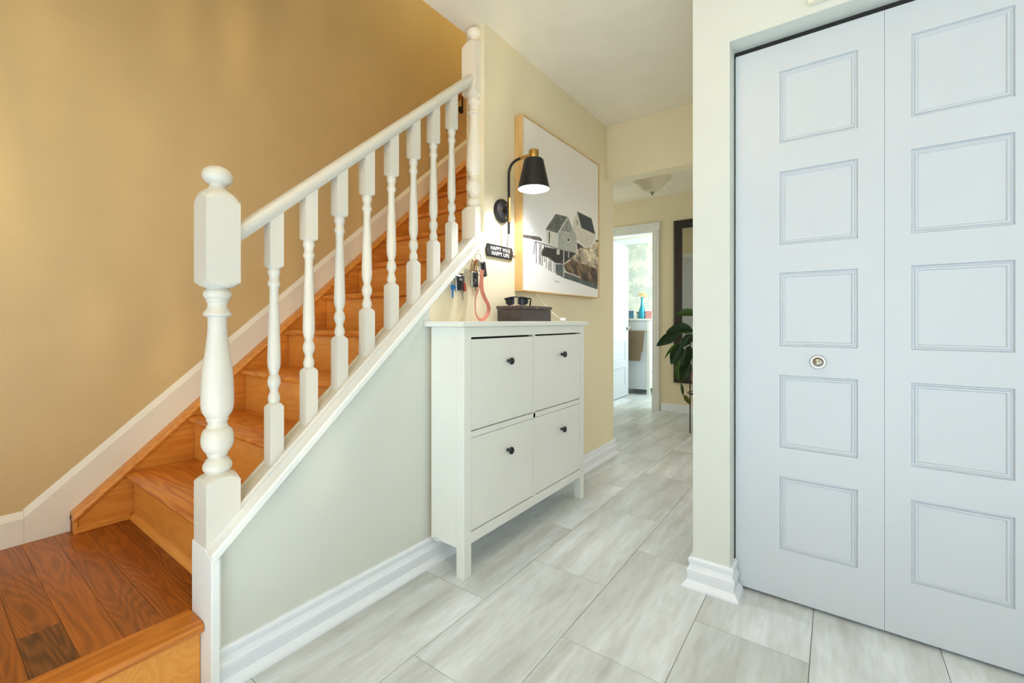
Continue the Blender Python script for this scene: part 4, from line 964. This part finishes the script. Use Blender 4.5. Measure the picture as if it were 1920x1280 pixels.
# assumed globe lamp, out of view on the ceiling above the camera
fo = empty('assumed_globe_lamp', (-0.55, 0.30, CE), 'assumed frosted globe lamp, unseen, close under the foyer ceiling', 'lamp')
turned('canopy', [(2.455, 0.05), (2.462, 0.06), (2.4795, 0.06)], 'steel', fo, (-0.55, 0.30, 0), None, 32)
tube('rod', [(-0.55, 0.30, 2.44), (-0.55, 0.30, 2.458)], 0.006, 'steel', fo)
bm = bmesh.new(); bmesh.ops.create_uvsphere(bm, u_segments=24, v_segments=16, radius=0.10, matrix=Matrix.Translation((-0.55, 0.30, 2.350))); finish(bm, 'glass_globe', 'lampglass', fo, 60)

# fill lamp added on the unseen upstairs ceiling to lighten stairwell and treads
ul = empty('upstairs_fill_lamp', (-1.95, 2.9, 5.0), 'added warm fill lamp on the unseen ceiling above the stairs', 'lamp')
turned('canopy', [(4.96, 0.12), (4.975, 0.13), (4.9995, 0.13)], 'steel', ul, (-1.95, 2.9, 0), None, 32)
turned('glass_shade', [(4.85, 0.004), (4.855, 0.05), (4.87, 0.10), (4.90, 0.15), (4.94, 0.175), (4.959, 0.17)], 'fillglass_up', ul, (-1.95, 2.9, 0), None, 40, 50)

# plant on a wire stand
PXc, PYc = -0.965, 4.32
pl_ = empty('potted_plant', (PXc, PYc, 0.36), 'trailing dark green plant in a pale pot in front of the mirror', 'plant')
turned('pot', [(0.372, 0.085), (0.376, 0.092), (0.52, 0.122), (0.56, 0.126), (0.562, 0.118), (0.53, 0.112), (0.53, 0.0)], 'pot', pl_, (PXc, PYc, 0), None, 32)
def leaf(base, tip, wd, mat, droop=0.02, roll=0.0):
    b0 = Vector(base); t0 = Vector(tip); d = t0 - b0; L = d.length; d.normalize()
    side = d.cross(Vector((0.25, 0.95, 0.15))).normalized(); nrm = side.cross(d).normalized()
    side = (side * math.cos(roll) + nrm * math.sin(roll)).normalized(); nrm = side.cross(d).normalized()
    bm = bmesh.new(); rows = []; n_ = 10
    for i in range(n_ + 1):
        u = i / n_
        w_ = wd * (math.sin(math.pi * u ** 0.75) ** 0.8) + 0.002
        c = b0 + d * L * u + Vector((0, 0, -droop * 4 * u * (u - 1) * -1 + droop * 0)) 
        rows.append([bm.verts.new(c + side * w_ * s + nrm * abs(s) * w_ * 0.25) for s in (-1, -0.5, 0, 0.5, 1)])
    for i in range(n_):
        for k in range(4): bm.faces.new((rows[i][k], rows[i][k + 1], rows[i + 1][k + 1], rows[i + 1][k]))
    bmesh.ops.solidify(bm, geom=bm.faces[:], thickness=0.0012)
    return finish(bm, 'leaf', mat, pl_, 60)
def stem(pts):
    tube('stem', smooth_path(pts, 5), 0.004, 'leaf2', pl_, 7)
LV = [((-1.03, 4.30, 1.09), (-1.215, 4.28, 1.078), 0.036, 'leaf2', -0.02, 0.2), ((-1.05, 4.26, 0.935), (-1.292, 4.24, 0.918), 0.050, 'leaf', -0.03, 0.1),
      ((-1.19, 4.27, 0.905), (-1.385, 4.25, 0.785), 0.050, 'leaf', -0.01, 0.0), ((-1.17, 4.30, 0.80), (-1.255, 4.28, 0.612), 0.058, 'leaf', 0.0, 0.3),
      ((-1.185, 4.29, 0.815), (-1.318, 4.29, 0.665), 0.016, 'leaf2', -0.02, 0.9), ((-1.07, 4.22, 0.80), (-1.125, 4.2, 0.60), 0.055, 'leaf', 0.0, -0.2),
      ((-1.10, 4.24, 0.66), (-1.135, 4.2, 0.475), 0.058, 'leaf', 0.0, 0.1), ((-1.175, 4.28, 0.66), (-1.195, 4.26, 0.47), 0.032, 'leaf2', 0.0, 0.4),
      ((-1.135, 4.26, 0.335), (-1.075, 4.24, 0.262), 0.024, 'leaf3', 0.0, 0.0), ((-1.155, 4.25, 0.44), (-1.135, 4.24, 0.335), 0.014, 'leaf', 0.0, 0.0),
      ((-1.04, 4.24, 0.90), (-1.16, 4.22, 0.77), 0.040, 'leaf', -0.01, 0.3),
      ((-0.95, 4.36, 1.0), (-0.80, 4.42, 1.10), 0.05, 'leaf', -0.02, 0.2), ((-0.93, 4.34, 0.9), (-0.72, 4.38, 0.86), 0.055, 'leaf', -0.03, 0.0), ((-0.98, 4.40, 0.95), (-1.0, 4.56, 1.02), 0.05, 'leaf2', -0.02, 0.4), ((-0.92, 4.28, 0.8), (-0.80, 4.14, 0.66), 0.05, 'leaf', 0.0, 0.2)]
for a in LV: leaf(*a)
stem([(PXc, PYc, 0.53), (-0.99, 4.31, 0.8), (-1.01, 4.30, 1.0), (-1.03, 4.30, 1.09)]); stem([(PXc - 0.02, PYc, 0.53), (-1.0, 4.29, 0.80), (-1.03, 4.27, 0.90), (-1.05, 4.26, 0.935)])
stem([(-1.03, 4.27, 0.89), (-1.10, 4.27, 0.925), (-1.19, 4.27, 0.905)]); stem([(-1.10, 4.27, 0.92), (-1.15, 4.28, 0.86), (-1.18, 4.29, 0.81)]); stem([(PXc - 0.03, PYc - 0.04, 0.55), (-1.06, 4.26, 0.66), (-1.14, 4.27, 0.68), (-1.175, 4.28, 0.66), (-1.18, 4.27, 0.52), (-1.155, 4.25, 0.42), (-1.135, 4.25, 0.335)])
stem([(PXc + 0.02, PYc, 0.53), (-0.94, 4.35, 0.85), (-0.95, 4.36, 1.0)]); stem([(PXc, PYc + 0.03, 0.53), (-0.97, 4.37, 0.8), (-0.98, 4.40, 0.95)])
stem([(PXc + 0.03, PYc, 0.53), (-0.92, 4.33, 0.75), (-0.93, 4.34, 0.9)])
ps = empty('plant_stand', (PXc, PYc, 0), 'thin black wire plant stand partly hidden behind the closet pier', 'plant stand')
def circ(r, z, n=28): return [(PXc + r * math.cos(2 * math.pi * k / n), PYc + r * math.sin(2 * math.pi * k / n), z) for k in range(n)]
tube('hoop', circ(0.145, 0.855), 0.005, 'black', ps, 8, True); tube('hoop', circ(0.145, 0.36), 0.005, 'black', ps, 8, True)
for k in range(4):
    a = R(45 + 90 * k); c, s = math.cos(a), math.sin(a)
    tube('leg', [(PXc + 0.145 * c, PYc + 0.145 * s, 0.855), (PXc + 0.145 * c, PYc + 0.145 * s, 0.002)], 0.005, 'black', ps)
for k in range(2):
    a = R(45 + 90 * k); c, s = 0.145 * math.cos(a), 0.145 * math.sin(a)
    tube('cross_bar', [(PXc + c, PYc + s, 0.364), (PXc - c, PYc - s, 0.364)], 0.005, 'black', ps)

# ------------------------------------------------------------------ bathroom
DY = 6.05
dr = empty('dresser', (-2.26, 6.37, 0), 'white bathroom dresser with legs beyond the open door', 'dresser')
box('dresser_top', (-2.49, DY - 0.02, 1.035), (-2.04, 6.70, 1.060), 'cab', dr, 0.002)
box('end_panel', (-2.44, DY + 0.004, 0.075), (-2.10, DY + 0.02, 1.034), 'door', dr)
box('end_panel', (-2.44, 6.65, 0.075), (-2.10, 6.67, 1.034), 'door', dr)
for x0, y0 in ((-2.105, DY), (-2.105, 6.63), (-2.48, DY), (-2.48, 6.63)):
    box('leg', (x0, y0, 0.0), (x0 + 0.04, y0 + 0.04, 1.034), 'cab', dr, 0.001)
box('back_panel', (-2.475, DY + 0.04, 0.075), (-2.465, 6.63, 1.034), 'door', dr)
box('carcass', (-2.464, DY + 0.021, 0.08), (-2.09, 6.645, 1.03), 'door', dr)
for z0, z1 in ((0.09, 0.31), (0.325, 0.545), (0.56, 0.78), (0.795, 1.02)):
    f_ = box('drawer_front', (-2.09, DY + 0.045, z0), (-2.07, 6.625, z1), 'cab', dr, 0.002)
    for y in (6.18, 6.48): turned('knob', [(0, 0.006), (0.01, 0.006), (0.014, 0.013), (0.022, 0.012), (0.024, 0)], 'steel', f_, (-2.07, y, (z0 + z1) / 2), (1, 0, 0), 14)
tb = empty('towel_bar', (-2.24, DY, 0.885), 'slim chrome towel bar on the end of the dresser', 'towel bar')
tube('bar', [(-2.40, DY - 0.05, 0.885), (-2.08, DY - 0.05, 0.885)], 0.005, 'steel', tb)
for x in (-2.395, -2.085): tube('bracket', [(x, DY - 0.05, 0.885), (x, DY + 0.003, 0.885)], 0.005, 'steel', tb)
# towel draped over the bar
bm = bmesh.new(); prof = [(DY - 0.031, 0.60), (DY - 0.037, 0.75), (DY - 0.041, 0.875), (DY - 0.045, 0.8935), (DY - 0.050, 0.8965), (DY - 0.056, 0.8935), (DY - 0.060, 0.875), (DY - 0.064, 0.75), (DY - 0.070, 0.60), (DY - 0.072, 0.475)]
rows = []
for i in range(25):
    u = i / 24; x = -2.355 + 0.235 * u
    row = []
    for k, (py, pz) in enumerate(prof):
        f_ = abs(k - 4.2) / 5.5
        squeeze = 1 - 0.22 * max(0, (0.89 - pz) / 0.42) * u
        wob = 0.006 * f_ * math.sin(u * 17 + k * 0.3)
        row.append(bm.verts.new((-2.355 + (x + 2.355) * squeeze, py + (-abs(wob) if k > 4 else abs(wob) * 0.5), pz)))
    rows.append(row)
for i in range(24):
    for k in range(len(prof) - 1): bm.faces.new((rows[i][k], rows[i + 1][k], rows[i + 1][k + 1], rows[i][k + 1]))
bmesh.ops.solidify(bm, geom=bm.faces[:], thickness=0.004)
tag(finish(bm, 'towel', 'towel', None, 60), 'taupe towel draped over the chrome bar on the dresser', 'towel')
ZD = 1.0602
vs_ = empty('flower_vase', (-2.19, 6.10, ZD), 'tall turquoise glass vase with cream flowers on the dresser', 'vase')
turned('vase_body', [(ZD, 0.040), (ZD + 0.004, 0.045), (ZD + 0.06, 0.052), (ZD + 0.12, 0.040), (ZD + 0.18, 0.020), (ZD + 0.24, 0.014), (ZD + 0.285, 0.014), (ZD + 0.295, 0.020), (ZD + 0.296, 0.014), (ZD + 0.26, 0.010), (ZD + 0.25, 0.0)], 'vase', vs_, (-2.19, 6.10, 0), None, 28)
for dx, dy, dz, s_ in ((-0.015, -0.01, 0.335, 1.0), (0.028, -0.015, 0.345, 0.9), (0.055, 0.0, 0.325, 0.8)):
    c = Vector((-2.19 + dx, 6.10 + dy, ZD + dz))
    fl_ = tube('flower_stem', [(-2.19, 6.10, ZD + 0.262), tuple(c)], 0.003, 'leaf2', vs_)
    for k in range(8):
        a = R(45 * k); r_ = 0.030 * s_
        bm = bmesh.new()
        bmesh.ops.create_uvsphere(bm, u_segments=8, v_segments=6, radius=1.0, matrix=Matrix.Translation(c + Vector((r_ * 0.75 * math.cos(a), -0.008, r_ * 0.75 * math.sin(a)))) @ Matrix.Rotation(-a, 4, 'Y') @ Matrix.Diagonal((r_ * 0.6, 0.004, r_ * 0.3, 1)))
        finish(bm, 'petal', 'petal', fl_, 60)
    bm = bmesh.new(); bmesh.ops.create_uvsphere(bm, u_segments=10, v_segments=6, radius=0.009, matrix=Matrix.Translation(c + Vector((0, -0.010, 0)))); finish(bm, 'flower_eye', 'yellow', fl_, 60)
ph = empty('photo_frame', (-2.33, 6.08, ZD), 'small blue picture block at the left end of the dresser top', 'picture frame')
box('frame', (-2.375, 6.075, ZD), (-2.295, 6.095, ZD + 0.118), 'plastic_white', ph, 0.002); box('picture', (-2.370, 6.072, ZD + 0.005), (-2.300, 6.0755, ZD + 0.112), 'photo_blue', ph)
cn = empty('white_figurine', (-2.255, 6.12, ZD), 'small white figurine between blue picture and turquoise vase', 'figurine')
turned('body', [(ZD, 0.018), (ZD + 0.004, 0.020), (ZD + 0.03, 0.014), (ZD + 0.055, 0.017), (ZD + 0.075, 0.008), (ZD + 0.078, 0.0)], 'plastic_white', cn, (-2.262, 6.12, 0), None, 16)
turned('head', [(ZD + 0.072, 0.002), (ZD + 0.076, 0.010), (ZD + 0.086, 0.013), (ZD + 0.096, 0.009), (ZD + 0.099, 0.0)], 'leather', cn, (-2.262, 6.12, 0), None, 14)
pb = empty('floral_box', (-2.09, 6.12, ZD), 'pink floral tissue box at the right end of the dresser', 'box')
box('box_body', (-2.135, 6.075, ZD), (-2.045, 6.165, ZD + 0.105), 'pink_print', pb, 0.003, 2)
bm = bmesh.new(); lathe(bm, [(ZD + 0.1045, 0.012), (ZD + 0.125, 0.020), (ZD + 0.140, 0.028), (ZD + 0.142, 0.0)], Matrix.Translation((-2.09, 6.12, 0)), 7); finish(bm, 'tissue', 'plastic_white', pb)
